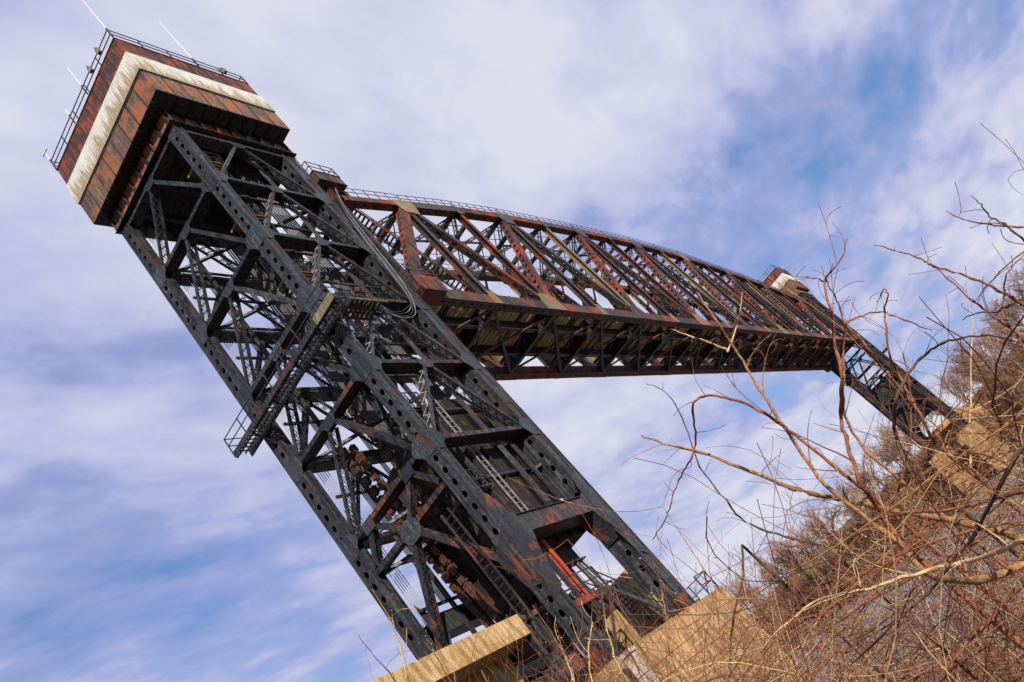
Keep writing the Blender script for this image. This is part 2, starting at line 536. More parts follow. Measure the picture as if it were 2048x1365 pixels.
def laced_member(mb, lc, fc, a, b, h, n0, n1, pitch=0.5, th=0.05, single=False):
    """two channels in the face planes joined by crossed lacing bars above and below"""
    p, q, d, e = frame(fc, a, b)
    N = fc.N
    for n in (n0, n1 - th):
        mb.slab(p, q, e, -h / 2, h / 2, N, n, n + th)
    fl = 0.06
    for sg in (-1, 1):
        z = sg * (h / 2 - 0.02)
        mb.slab(p, q, e, min(z, z + sg * 0.02), max(z, z + sg * 0.02), N, n0 + th, n0 + th + fl)
        mb.slab(p, q, e, min(z, z + sg * 0.02), max(z, z + sg * 0.02), N, n1 - th - fl, n1 - th)
    L = (q - p).length
    k = max(2, int(L / pitch))
    st = L / k
    for sg in (-1, 1):
        o = e * (sg * (h / 2 + 0.012))
        for i in range(k):
            s0, s1 = p + d * (i * st) + o, p + d * ((i + 1) * st) + o
            A, B = N * (n0 + th), N * (n1 - th)
            if single:
                (lc.bar(s0 + A, s1 + B, 0.045, 0.016, e) if i % 2 else lc.bar(s0 + B, s1 + A, 0.045, 0.016, e))
            else:
                lc.bar(s0 + A, s1 + B, 0.036, 0.012, e)
                lc.bar(s0 + B + e * 0.014, s1 + A + e * 0.014, 0.036, 0.012, e)


def h_member(mb, fc, a, b, h, n0, n1, th=0.035):
    """rolled H: two flanges parallel to the face and a web between"""
    p, q, d, e = frame(fc, a, b)
    N = fc.N
    mb.slab(p, q, e, -h / 2, h / 2, N, n0, n0 + th)
    mb.slab(p, q, e, -h / 2, h / 2, N, n1 - th, n1)
    mb.slab(p, q, e, -th / 2, th / 2, N, n0 + th, n1 - th)


def gusset(fc, pts, n=-0.032, th=0.03):
    mb = MB()
    P = [fc.P(u, z, n) for u, z in pts]
    mb.prism(P, fc.N, th)
    # rows of rivet heads along the plate's rim
    cx = sum(p[0] for p in pts) / len(pts)
    cz = sum(p[1] for p in pts) / len(pts)
    for i in range(len(pts)):
        (ua, za), (ub, zb) = pts[i], pts[(i + 1) % len(pts)]
        L = math.hypot(ub - ua, zb - za)
        k = int(L / 0.17)
        for j in range(k):
            f = (j + 0.5) / k
            u, z = ua + (ub - ua) * f, za + (zb - za) * f
            u, z = cx + (u - cx) * 0.88, cz + (z - cz) * 0.88
            c = fc.P(u, z, n - 0.001)
            r = 0.028
            mb.poly([c + fc.U * r, c + V((0, 0, r)), c - fc.N * 0.02])
            mb.poly([c + V((0, 0, r)), c - fc.U * r, c - fc.N * 0.02])
            mb.poly([c - fc.U * r, c - V((0, 0, r)), c - fc.N * 0.02])
            mb.poly([c - V((0, 0, r)), c + fc.U * r, c - fc.N * 0.02])
    return mb


def ladder(mb, p, q, side, w=0.45, pitch=0.32, r=0.03):
    p, q, side = V(p), V(q), V(side)
    for s_ in (-1, 1):
        mb.bar(p + side * (s_ * w / 2), q + side * (s_ * w / 2), r * 1.6, r * 2.6)
    L = (q - p).length
    k = int(L / pitch)
    for i in range(1, k):
        c = p + (q - p) * (i / k)
        mb.bar(c - side * (w / 2), c + side * (w / 2), 0.03, 0.03)


def railing(mb, pts, h=1.05, post=1.3, r=0.03, mids=(0.5,), up=V((0, 0, 1))):
    for a, b in zip(pts[:-1], pts[1:]):
        a, b = V(a), V(b)
        L = (b - a).length
        k = max(1, round(L / post))
        for i in range(k + 1):
            c = a + (b - a) * (i / k)
            mb.bar(c, c + up * h, r * 1.7, r * 1.7)
        for m in (*mids, 1.0):
            mb.bar(a + up * (h * m), b + up * (h * m), r * 1.5, r * 1.5)


def stairs(mb, p, q, w, side, n):
    """open stair: two stringers, treads, hand rails"""
    p, q, side = V(p), V(q), V(side)
    for s_ in (-1, 1):
        o = side * (s_ * w / 2)
        mb.bar(p + o, q + o, 0.05, 0.24)
        mb.bar(p + o + V((0, 0, 0.95)), q + o + V((0, 0, 0.95)), 0.05, 0.05)
        mb.bar(p + o + V((0, 0, 0.5)), q + o + V((0, 0, 0.5)), 0.035, 0.035)
        for i in range(5):
            c = p + (q - p) * (i / 4) + o
            mb.bar(c, c + V((0, 0, 0.95)), 0.045, 0.045)
    hd = V((q.x - p.x, q.y - p.y, 0)).normalized()
    for i in range(n):
        c = p + (q - p) * ((i + 0.5) / n)
        mb.slab(c - side * (w / 2), c + side * (w / 2), hd, -0.11, 0.11, V((0, 0, 1)), -0.015, 0.015)


# ------------------------------------------------------------------ the near tower
FX = D - 0.35
tower = thing('lift_tower', (D / 2, W / 2, ZP), 'tall black riveted steel lift tower in the foreground, nearest the camera', 'bridge tower', 'lift towers')
fb = Face((0, 0), (0, 1, 0), (1, 0, 0))
fs = Face((0, 0), (1, 0, 0), (0, 1, 0))
ff = Face((FX, 0), (0, 1, 0), (-1, 0, 0))
fd = Face((0, W), (1, 0, 0), (0, -1, 0))
LEGX, LEGY = 0.62, 0.84


def build_leg(x0, x1, y0, y1, pitch, guide):
    mb = MB()
    yc = (y0 + y1) / 2
    w = y1 - y0
    za, zb = ZP + 0.95, ZS - 0.02
    mb.perf((x0, yc, za), (x0, yc, zb), (0, 1, 0), w, (1, 0, 0), 0.035, pitch, 0.185, 0.14, 16)
    mb.box(x1 - 0.035, x1, y0, y1, za, zb)
    mb.box(x0 + 0.037, x1 - 0.037, y0 + 0.03, y0 + 0.065, za, zb)
    mb.box(x0 + 0.037, x1 - 0.037, y1 - 0.065, y1 - 0.03, za, zb)
    for xa in (x0 - 0.018, x1 - 0.14):      # corner angles and splice straps
        for ya in (y0 - 0.018, y1 - 0.0):
            mb.box(xa, xa + 0.16, ya, ya + 0.018, za, zb)
    for ya in (y0 - 0.014, y1 - 0.13):
        mb.box(x0 - 0.016, x0 - 0.001, ya, ya + 0.145, za, zb)
    for z in (43.0, 37.4, 31.4, 25.6, 20.2, 9.2):
        mb.box(x0 + 0.02, x1 - 0.02, y0 + 0.004, y0 + 0.028, z - 0.7, z + 0.7)
    lg = obj('leg', mb, BLK, tower)
    b = MB()
    b.box(x0 - 0.25, x1 + 0.25, y0 - 0.2, y1 + 0.2, ZP + 0.02, ZP + 0.22)
    b.box(x0 - 0.08, x1 + 0.08, y0 - 0.06, y1 + 0.06, ZP + 0.23, ZP + 0.93)
    for k in range(3):
        yy = y0 + 0.1 + k * (w - 0.26) / 2
        b.prism([(x0 - 0.24, yy, ZP + 0.23), (x0 - 0.085, yy, ZP + 0.23), (x0 - 0.085, yy, ZP + 0.9)], (0, 1, 0), 0.06)
    obj('base_shoe', b, BLKR, lg)
    if guide:
        gmb = MB()
        gmb.box(x1 + 0.01, x1 + 0.09, y0 + 0.05, y1 - 0.05, ZP + 1, ZS)
        gmb.box(x1 + 0.092, D, y0 + 0.42, y0 + 0.66, ZP + 1, ZS)
        gmb.box(x1 + 0.2, D - 0.01, y0 + 0.02, y0 + 0.12, ZP + 1, ZS)
        obj('span_guide', gmb, BLKR, lg)
    return lg


leg_m = build_leg(0, LEGX, 0, LEGY, 0.77, False)
leg_l = build_leg(0, LEGX, W - LEGY, W, 0.77, False)
leg_r = build_leg(FX - 0.8, FX, 0, 1.0, 1.02, True)
leg_f = build_leg(FX - 0.8, FX, W - 1.0, W, 1.02, True)


def brace_face(fc, F, a0, a1, legs, detail):
    """struts and inverted V bracing between two legs"""
    m = F / 2
    zt = [ZS - 0.35] + LV
    for i, z in enumerate(zt):
        s = MB()
        box_member(s, fc, (a0 - 0.1, z), (F - a1 + 0.1, z), 0.27, 0.06, 0.9, 0.06)
        st = obj('strut', s, BLK if i < 4 else BLKR, tower)
        if i:
            for sg, aa, lg in ((1, a0, legs[0]), (-1, a1, legs[1])):
                k = random.uniform(0.94, 1.08)
                pts = [(0.03, 0.62 * k), (aa + 0.02, 0.58 * k), (aa + 0.5, 0.14), (aa + 0.5, -0.15), (aa + 0.2, -0.42), (aa + 0.02, -0.75 * k), (0.03, -0.75 * k)]
                if sg < 0:
                    pts = [(F - u, zz) for u, zz in pts][::-1]
                obj('gusset_plate', gusset(fc, [(u, z + zz) for u, zz in pts]), GUS, lg)
        if i < len(zt) - 1:
            pts = [(m - 0.62, z + 0.14), (m + 0.62, z + 0.14), (m + 0.6, z - 0.14), (m + 0.36, z - 0.52), (m - 0.36, z - 0.52), (m - 0.6, z - 0.14)]
            obj('gusset_plate', gusset(fc, pts, 0.028), GUS, st)
        if i < len(zt) - 1:
            z2 = zt[i + 1]
            for sg in (0, 1):
                d = MB()
                lc = MB()
                ue = a0 + 0.25 if sg == 0 else F - a1 - 0.25
                us = m - 0.28 if sg == 0 else m + 0.28
                if detail == 'back' and sg == 0:
                    box_member(d, fc, (us, z - 0.35), (ue, z2 + 0.3), 0.26, 0.07, 0.66, 0.045, 1.1)
                    obj('diagonal_brace', d, BLK, tower)
                else:
                    laced_member(d, lc, fc, (us, z - 0.35), (ue, z2 + 0.3), 0.2, 0.07, 0.72, 0.5, single=(detail == 'side' and sg == 0))
                    db = obj('diagonal_brace', d, BLK, tower)
                    obj('lacing', lc, PALE if (detail == 'side' and sg == 0) else BLK, db, kind='stuff')


brace_face(fb, W, LEGY, LEGY, (leg_m, leg_l), 'back')
brace_face(fs, FX, LEGX, 0.8, (leg_m, leg_r), 'side')
brace_face(ff, W, 1.0, 1.0, (leg_r, leg_f), 'front')
brace_face(fd, FX, LEGX, 0.8, (leg_l, leg_f), 'far')

# lower panels of the two faces the track passes through
for fc, lgs in ((fb, (leg_m, leg_l)), (ff, (leg_r, leg_f))):
    s = MB()
    box_member(s, fc, (1.0, ZLOW), (W - 1.0, ZLOW), 0.3, 0.08, 0.6, 0.05, 1.0)
    st = obj('strut', s, BLKR, tower)
    C = W / 2
    obj('gusset_plate', gusset(fc, [(C - 0.5, ZLOW + 0.45), (C + 0.5, ZLOW + 0.45), (C + 0.75, ZLOW - 0.2), (C + 0.4, ZLOW - 0.7), (C - 0.4, ZLOW - 0.7), (C - 0.75, ZLOW - 0.2)], 0.045), GUS, st)
    z5 = LV[-1]
    for u in (2.3, W - 2.3):
        obj('gusset_plate', gusset(fc, [(u - 0.5, z5 + 0.15), (u + 0.5, z5 + 0.15), (u + 0.4, z5 - 0.5), (u - 0.4, z5 - 0.5)], 0.028), GUS, st)
    for (a, b, lac) in (((2.4, z5 - 0.3), (C - 0.3, ZLOW + 0.3), 0), ((W - 2.4, z5 - 0.3), (C + 0.3, ZLOW + 0.3), 0),
                        ((2.2, z5 - 0.3), (1.15, ZLOW + 0.3), 0), ((W - 2.2, z5 - 0.3), (W - 1.15, ZLOW + 0.3), 1),
                        ((C - 0.3, ZLOW - 0.4), (1.1, 10.9), 0), ((C + 0.3, ZLOW - 0.4), (W - 1.25, 10.3), 1)):
        d, lc = MB(), MB()
        if lac:
            laced_member(d, lc, fc, a, b, 0.32, 0.1, 0.56, 0.42)
            db = obj('diagonal_brace', d, BLKR, tower)
            obj('lacing', lc, BLK, db, kind='stuff')
        else:
            box_member(d, fc, a, b, 0.27, 0.09, 0.56, 0.05, 1.2)
            obj('diagonal_brace', d, BLKR, tower)
    for u0_, sg, lg in ((0.04, 1, lgs[0]), (W - 0.04, -1, lgs[1])):
        pts = [(0, 11.9), (1.0, 11.4), (1.25, 10.8), (0.84, 9.2), (0, 8.8)]
        pts = [(u0_ + sg * u, z) for u, z in pts]
        obj('gusset_plate', gusset(fc, pts[::sg]), BLKR, lg)

# knee-braced portals in the two side faces
for fc, lgs in ((fs, (leg_m, leg_r)), (fd, (leg_l, leg_f))):
    p = MB()
    F = FX
    pts = [(0.83, 13.2), (1.6, 12.3), (F - 1.7, 12.3), (F - 0.92, 12.75), (F - 0.92, 9.6), (F - 1.75, 11.3), (1.75, 11.3), (0.83, 9.6)]
    p.prism([fc.P(u, z, 0.0) for u, z in pts], fc.N, 0.035)
    p.prism([fc.P(u, z, 1.0) for u, z in pts], fc.N, 0.035)
    for a, b in ((7, 6), (6, 5), (5, 4)):
        (ua, za), (ub, zb) = pts[a], pts[b]
        p.prism([fc.P(ua, za, -0.1), fc.P(ub, zb, -0.1), fc.P(ub, zb, 1.1), fc.P(ua, za, 1.1)], (0, 0, 1), 0.03)
    p.prism([fc.P(1.6, 12.31, -0.1), fc.P(F - 1.7, 12.31, -0.1), fc.P(F - 1.7, 12.31, 1.1), fc.P(1.6, 12.31, 1.1)], (0, 0, 1), 0.03)
    pt = obj('portal_strut', p, BLKO, tower)
    for sg, lg, aa in ((1, lgs[0], 0), (-1, lgs[1], F)):
        ww = 1.2 if sg > 0 else 1.15
        q = [(0.03, 14.0), (0.8, 13.8), (ww, 12.9), (ww, 9.9), (0.8, 8.4), (0.03, 8.0)]
        q = [(aa + sg * u, z) for u, z in q][::sg]
        obj('gusset_plate', gusset(fc, q), BLKO, lg, label='rust blotched riveted gusset plate at the portal knee')

# plan bracing inside the tower at every level
for z in LV + [ZLOW]:
    m_ = MB()
    for a, b in (((LEGX, LEGY), (FX - 0.9, W - LEGY)), ((LEGX, W - LEGY), (FX - 0.9, LEGY))):
        dz = 0.12 if a[1] == LEGY else -0.12
        m_.bar((a[0], a[1], z + dz), (b[0], b[1], z + dz), 0.22, 0.16)
    obj('plan_brace', m_, BLK, tower)

# counterweight guide columns inside the tower, with ties to the side struts
for y, sg in ((1.16, -1), (W - 1.16, 1)):
    for x in (3.3, 8.75):
        m_, lc = MB(), MB()
        gf = Face((x - 0.12, y), (1, 0, 0), (0, 1, 0))
        laced_member(m_, lc, gf, (0.0, ZP + 2), (0.0, ZS - 0.2), 0.14, -0.12, 0.12, 0.6)
        gc = obj('guide_column', m_, BLK, tower)
        obj('lacing', lc, BLK, gc, kind='stuff')
    for z in LV[:4] + [ZLOW]:
        for dz in (-2.8, 0.0):
            m_ = MB()
            m_.bar((0.7, y, z + dz), (FX - 0.8, y, z + dz), 0.12, 0.16)
            obj('guide_tie', m_, BLK, tower)
# conduit runs and cable trays up the inside of the side faces
for y, x in ((0.72, 5.9), (0.78, 7.2), (7.6, 3.0), (7.6, 6.0)):
    m_ = MB()
    for k in range(4):
        m_.tube([(x + k * 0.13, y, 13.0), (x + k * 0.13, y + 0.02, ZS - 0.3)], 0.035, 5)
    obj('conduit', m_, BLK, tower)

# stair landings and ladders just inside the near side
for i, z in enumerate([43.2, 37.4, 31.8, 26.0, 20.4, 14.8]):
    m_ = MB()
    for k in range(7):
        m_.box(1.0, 3.1, 0.8 + k * 0.2, 0.95 + k * 0.2, z, z + 0.05)
    m_.box(0.98, 1.06, 0.75, 2.25, z - 0.15, z - 0.002)
    m_.box(3.04, 3.12, 0.75, 2.25, z - 0.15, z - 0.002)
    lo = obj('landing', m_, TAN if i in (0, 1, 2) else MIXR, tower)
    r_ = MB()
    railing(r_, [(1.0, 0.78, z + 0.05), (3.1, 0.78, z + 0.05), (3.1, 2.2, z + 0.05)], post=1.05)
    obj('railing', r_, BLK, lo)
    s_ = MB()
    if i < 5:
        zz = [43.2, 37.4, 31.8, 26.0, 20.4, 14.8][i + 1]
        ladder(s_, (2.9, 1.5, z), (1.3, 1.5, zz), (0, 1, 0), 0.6, 0.34)
        obj('ladder', s_, BLK, lo)
m_ = MB()
ladder(m_, (4.35, 1.1, 12.5), (4.35, 1.1, 27.5), (1, 0, 0), 0.5, 0.36, 0.035)
obj('ladder', m_, CABLE, tower, label='pale rung ladder up the side of the counterweight')
m_ = MB()
ladder(m_, (-0.25, 1.75, ZP + 1.2), (-0.25, 1.75, 14.5), (0, 1, 0), 0.55, 0.36, 0.04)
obj('ladder', m_, BLKR, tower)

# gallery across the outside of the back face
gz = 26.25
m_ = MB()
for k in range(38):
    y = -1.6 + k * 0.3
    m_.box(-1.12, -0.14, y, y + 0.05, gz + 0.02, gz + 0.1)
for x in (-0.85, -0.5):
    m_.box(x, x + 0.06, -1.65, 9.7, gz - 0.06, gz + 0.015)
gal = obj('gallery', m_, BLK, tower)
m_ = MB()
m_.box(-1.22, -1.16, -1.7, 9.75, gz - 0.2, gz + 0.14)
m_.box(-1.155, -1.04, -1.7, 9.75, gz - 0.25, gz - 0.21)
m_.box(-0.12, -0.06, -1.7, 9.75, gz - 0.25, gz + 0.2)
for y in (0.5, 2.9, 5.4, 7.8):
    m_.bar((-1.1, y, gz - 0.2), (-0.03, y, gz - 1.2), 0.09, 0.09)
obj('edge_channel', m_, BLK, gal)
m_ = MB()
railing(m_, [(0.0, -1.68, gz + 0.15), (-1.19, -1.68, gz + 0.15), (-1.19, 9.72, gz + 0.15), (0.0, 9.72, gz + 0.15)], post=1.6)
obj('railing', m_, BLK, gal)
m_ = MB()
m_.box(-1.26, -1.225, -1.7, 0.1, gz - 0.25, gz + 0.24)
obj('end_panel', m_, TAN, gal, label='pale streaked end panel of the gallery')
m_ = MB()
for k in range(9):
    m_.box(0.0 + k * 0.36, 0.2 + k * 0.36, -1.4, -0.1, gz + 0.35, gz + 0.42)
m_.box(-0.05, 3.3, -1.45, -1.38, gz + 0.15, gz + 0.34)
m_.box(-0.05, 3.3, -0.16, -0.09, gz + 0.15, gz + 0.34)
sg_ = obj('side_gallery', m_, WOODD, tower)
m_ = MB()
railing(m_, [(0.0, -1.42, gz + 0.42), (3.3, -1.42, gz + 0.42), (3.3, -0.1, gz + 0.42)], post=1.1)
obj('railing', m_, BLK, sg_)
m_ = MB()
m_.box(0.6, 1.3, -1.2, -0.7, gz + 0.5, gz + 1.3)
m_.box(1.6, 2.0, -1.2, -0.8, gz + 0.5, gz + 1.0)
m_.box(2.4, 3.2, -0.9, -0.5, gz + 0.5, gz + 1.1)
for k in range(4):
    m_.tube([(1.3, -1 + k * 0.08, gz + 1.1), (1.9 + k * 0.2, -1.3, gz + 0.7 - 0.1 * k), (2.6, -1.0, gz + 0.9), (3.2 + 0.2 * k, -0.6, gz + 0.3)], 0.03, 5)
obj('junction_box', m_, BLK, sg_)

# ------------------------------------------------------------------ machinery house on the tower
HX0, HX1, HY0, HY1 = -0.98, 9.62, -1.34, 9.04
house = thing('machinery_house', (D / 2, W / 2, ZS), 'rusty machinery house with white corrugated band on top of the nearest tower', 'machinery house', 'machinery houses')


def wall_panels(name, z0, z1, x0, x1, y0, y1, width, mat, th=0.06, gap=0.03, jit=0.03):
    """sheet panels round all four sides, each slightly in or out of line"""
    for ax in range(4):
        if ax in (0, 1):
            a, b = y0, y1
        else:
            a, b = x0, x1
        k = max(1, round((b - a) / width))
        w = (b - a) / k
        for i in range(k):
            m_ = MB()
            s0, s1 = a + i * w + gap / 2, a + (i + 1) * w - gap / 2
            if i == 0:
                s0 = a + (0 if ax in (0, 1) else th + 0.012)
            if i == k - 1:
                s1 = b - (0 if ax in (0, 1) else th + 0.012)
            j = random.uniform(0, jit)
            if ax == 0:
                m_.box(x0 + j, x0 + th, s0, s1, z0, z1)
            elif ax == 1:
                m_.box(x1 - th, x1 - j, s0, s1, z0, z1)
            elif ax == 2:
                m_.box(s0, s1, y0 + j, y0 + th, z0, z1)
            else:
                m_.box(s0, s1, y1 - th, y1 - j, z0, z1)
            obj(name, m_, mat, house)
            if i and name != 'girder_panel':
                b_ = MB()
                c = a + i * w
                if ax == 0:
                    b_.box(x0 - 0.03, x0 - 0.001, c - 0.03, c + 0.03, z0 + 0.02, z1 - 0.02)
                elif ax == 1:
                    b_.box(x1 + 0.001, x1 + 0.03, c - 0.03, c + 0.03, z0 + 0.02, z1 - 0.02)
                elif ax == 2:
                    b_.box(c - 0.03, c + 0.03, y0 - 0.03, y0 - 0.001, z0 + 0.02, z1 - 0.02)
                else:
                    b_.box(c - 0.03, c + 0.03, y1 + 0.001, y1 + 0.03, z0 + 0.02, z1 - 0.02)
                obj('batten', b_, BLKR, house)


wall_panels('wall_panel', ZWU + 0.0, ZT, HX0, HX1, HY0, HY1, 1.3, ROOFB)
wall_panels('skirt_panel', ZK, ZWL - 0.16, HX0, HX1, HY0, HY1, 1.3, SKIRT)
m_ = MB()
m_.box(HX0 + 0.12, HX1 - 0.12, HY0 + 0.12, HY1 - 0.12, ZK + 0.05, ZT - 0.05)
obj('core', m_, BLK, house)
# white corrugated band
for ax in range(4):
    m_ = MB()
    lo, hi = (HY0 - 0.08, HY1 + 0.08) if ax < 2 else (HX0 - 0.08, HX1 + 0.08)
    n = int((hi - lo) / 0.11)
    pr = []
    for i in range(n + 1):
        s = lo + (hi - lo) * i / n
        pr.append((s, 0.008 if i % 2 else 0.0))
    for (s0, d0), (s1, d1) in zip(pr[:-1], pr[1:]):
        q = []
        for s, d in ((s0, d0), (s1, d1)):
            if ax == 0:
                q.append((HX0 - 0.08 + d, s))
            elif ax == 1:
                q.append((HX1 + 0.08 - d, s))
            elif ax == 2:
                q.append((s, HY0 - 0.08 + d))
            else:
                q.append((s, HY1 + 0.08 - d))
        (xa, ya), (xb, yb) = q
        m_.poly([(xa, ya, ZWL), (xb, yb, ZWL), (xb, yb, ZWU), (xa, ya, ZWU)])
    obj('corrugated_band', m_, WHITE, house, label='white corrugated band with rust brown run-off stains')
m_ = MB()
m_.box(HX0 - 0.02, HX1 + 0.02, HY0 - 0.02, HY1 + 0.02, ZWL - 0.14, ZWL - 0.005)
m_.box(HX0 - 0.05, HX1 + 0.05, HY0 - 0.05, HY1 + 0.05, ZWU - 0.03, ZWU - 0.002)
obj('trim', m_, BLK, house)
m_ = MB()
m_.box(HX0 - 0.04, HX1 + 0.04, HY0 - 0.04, HY1 + 0.04, ZT, ZT + 0.07)
obj('roof', m_, ROOFB, house)
m_ = MB()
m_.box(HX0 + 0.01, HX1 - 0.01, HY0 + 0.01, HY1 - 0.01, ZK - 0.03, ZK + 0.03)
for k in range(9):
    x = 0.6 + k * 1.05
    m_.box(x, x + 0.07, HY0 + 0.05, -0.08, ZK - 0.12, ZK - 0.032)
    m_.box(HX0 + 0.05, -0.08, -0.5 + k * 1.05, -0.43 + k * 1.05, ZK - 0.12, ZK - 0.032)
obj('soffit', m_, BLK, house)
# girder box the house stands on
wall_panels('girder_panel', ZS, ZK - 0.035, -0.02, D + 0.02, -0.02, W + 0.02, 1.2, SKIRT, 0.06)
for k in range(9):
    y = k * 1.05
    m_ = MB()
    m_.box(-0.24, -0.025, y, y + 0.05, ZS + 0.02, ZK - 0.04)
    obj('rib', m_, BLKR, house)
    x = k * 1.2
    m_ = MB()
    m_.box(x, x + 0.05, -0.24, -0.025, ZS + 0.02, ZK - 0.04)
    obj('rib', m_, BLKR, house)
m_ = MB()
m_.box(-0.26, D + 0.2, -0.26, W + 0.2, ZS - 0.05, ZS + 0.0)
obj('bottom_flange', m_, BLKR, house)
m_ = MB()
m_.box(0.1, D - 0.1, 0.1, W - 0.1, ZS + 0.3, ZS + 0.36)
for k in range(7):
    m_.box(0.9 + k * 1.25, 1.1 + k * 1.25, 0.15, W - 0.15, ZS - 0.1, ZS + 0.295)
for y in (1.7, 4.2, 6.6):
    m_.box(0.15, D - 0.15, y, y + 0.3, ZS - 0.4, ZS - 0.105)
obj('floor', m_, BLK, house)
# roof railing, antennas, lights
m_ = MB()
rz = ZT + 0.07
ins = 0.0
railing(m_, [(HX0 - ins, HY0 - ins, rz), (HX1, HY0 - ins, rz), (HX1, HY1, rz), (HX0 - ins, HY1, rz), (HX0 - ins, HY0 - ins, rz)], h=1.05, post=2.1, r=0.036)
obj('railing', m_, BLK, house)
for (x, y, h, r) in ((-1.0, -1.36, 5.6, 0.035), (5.42, -1.36, 6.4, 0.035), (-1.02, 3.0, 3.4, 0.03), (-1.02, 5.3, 1.6, 0.04), (-1.02, 9.0, 1.9, 0.03)):
    m_ = MB()
    m_.tube([(x, y, ZT + 0.2), (x, y, ZT + 1.25)], 0.06, 6)
    a_ = obj('antenna', m_, BLK, house)
    m_ = MB()
    m_.tube([(x, y, ZT + 1.25), (x, y, ZT + 0.3 + h)], [r * 1.3, r * 0.7], 6)
    if h == 1.9:
        m_.bar((x, y - 0.35, ZT + 2.2), (x, y + 0.35, ZT + 2.2), 0.08, 0.1)
    obj('rod', m_, ANT, a_)
for (x, y) in ((-1.02, 0.2), (-1.02, 1.6), (8.0, -1.36)):
    m_ = MB()
    m_.box(x - 0.12, x + 0.12, y - 0.15, y + 0.15, ZT + 0.75, ZT + 1.2)
    m_.tube([(x - 0.1, y, ZT + 1.2), (x - 0.1, y, ZT + 1.4)], 0.07, 6)
    obj('lamp', m_, ROPE, house)

# ------------------------------------------------------------------ counterweight, ropes and chains
cw = thing('counterweight', (4.9, W / 2, 11.0), 'huge rust streaked counterweight box hanging inside the nearest tower', 'counterweight')
CX0, CX1, CY0, CY1, CZ0, CZ1 = 3.8, 8.25, 1.35, 7.05, 11.0, 21.4
n = 5
for k in range(n):
    z0, z1 = CZ0 + (CZ1 - CZ0) * k / n, CZ0 + (CZ1 - CZ0) * (k + 1) / n
    m_ = MB()
    if k < n - 1:
        m_.box(CX0, CX1, CY0, CY1, z0 + 0.012, z1 - 0.012)
    else:
        pts = [(CX0, z0 + 0.012), (CX1, z0 + 0.012), (CX1, z1 - 0.9), (CX1 - 1.3, z1), (CX0 + 1.8, z1), (CX0, z1 - 1.5)]
        m_.prism([(x, CY0, z) for x, z in pts], (0, 1, 0), CY1 - CY0)
    obj('ballast_course', m_, CWM, cw)
for x in (CX0 + 0.1, CX0 + 1.5, CX1 - 1.6, CX1 - 0.25):
    m_ = MB()
    m_.box(x, x + 0.12, CY0 - 0.16, CY0 - 0.003, CZ0, CZ1 - 1.7)
    obj('stiffener', m_, CWM, cw)
for y in (CY0 + 0.15, CY0 + 1.9, CY1 - 2.0, CY1 - 0.3):
    m_ = MB()
    m_.box(CX0 - 0.16, CX0 - 0.003, y, y + 0.12, CZ0, CZ1 - 1.7)
    obj('stiffener', m_, CWM, cw)
m_ = MB()
m_.box(CX0 + 1.85, CX1 - 1.35, CY0 + 0.3, CY1 - 0.3, CZ1 + 0.003, CZ1 + 0.5)
obj('rope_yoke', m_, BLKR, cw)

for gi, (gx, gy) in enumerate(((5.1, 1.75), (5.1, 6.3))):
    lab = ('black wire rope down to the counterweight, in the bundle along the near side' if gi == 0 else 'black wire rope down to the counterweight, in the bundle along the far side')
    for k in range(16):
        m_ = MB()
        x = gx + k * 0.125
        m_.tube([(x, gy + 0.03 * (k % 2), ZS + 0.28), (x + 0.02, gy, CZ1 + 0.45)], 0.034, 5)
        o = obj('wire_rope', m_, ROPED, base=(x, gy, CZ1 + 0.45))
        tag(o, lab, 'wire rope', lab.split(', ')[1])
for gi, gy in enumerate((0.35, W - 1.3)):
    lab = ('grey wire rope lifting the span end at the near truss' if gi == 0 else 'grey wire rope lifting the span end at the far truss')
    for k in range(8):
        m_ = MB()
        y = gy + k * 0.13
        m_.tube([(10.35, y, ZS + 2.0), (10.75, y, 43.75)], 0.034, 5)
        o = obj('wire_rope', m_, ROPE, base=(10.75, y, 43.75))
        tag(o, lab, 'wire rope', lab.split('lifting ')[1])
for k in range(5):
    m_ = MB()
    y = 7.35 + k * 0.16
    m_.tube([(1.45, y, ZS), (1.5, y + 0.05, ZP + 1)], 0.022, 5)
    o = obj('operating_rope', m_, ROPE, base=(1.45, y, ZP + 1))
    tag(o, 'thin pale operating rope running down beside the far back leg', 'wire rope', 'thin operating ropes')


def link_mesh():
    """flat plate link: two pierced side plates with a pin block at each end"""
    m_ = MB()
    for x in (-0.14, 0.09):
        m_.perf((x, 0, -0.24), (x, 0, 0.24), (0, 1, 0), 0.36, (1, 0, 0), 0.05, 0.48, 0.10, 0.085, 8, margin=0.0)
    m_.box(-0.088, 0.088, -0.11, 0.11, -0.31, -0.19)
    m_.box(-0.088, 0.088, -0.11, 0.11, 0.19, 0.29)
    for sz in (-0.19, 0.19):
        m_.tube([(-0.18, 0, sz), (0.18, 0, sz)], 0.045, 6)
    return mesh_from(m_, (0, 0, 0), CHAINM, name='link')


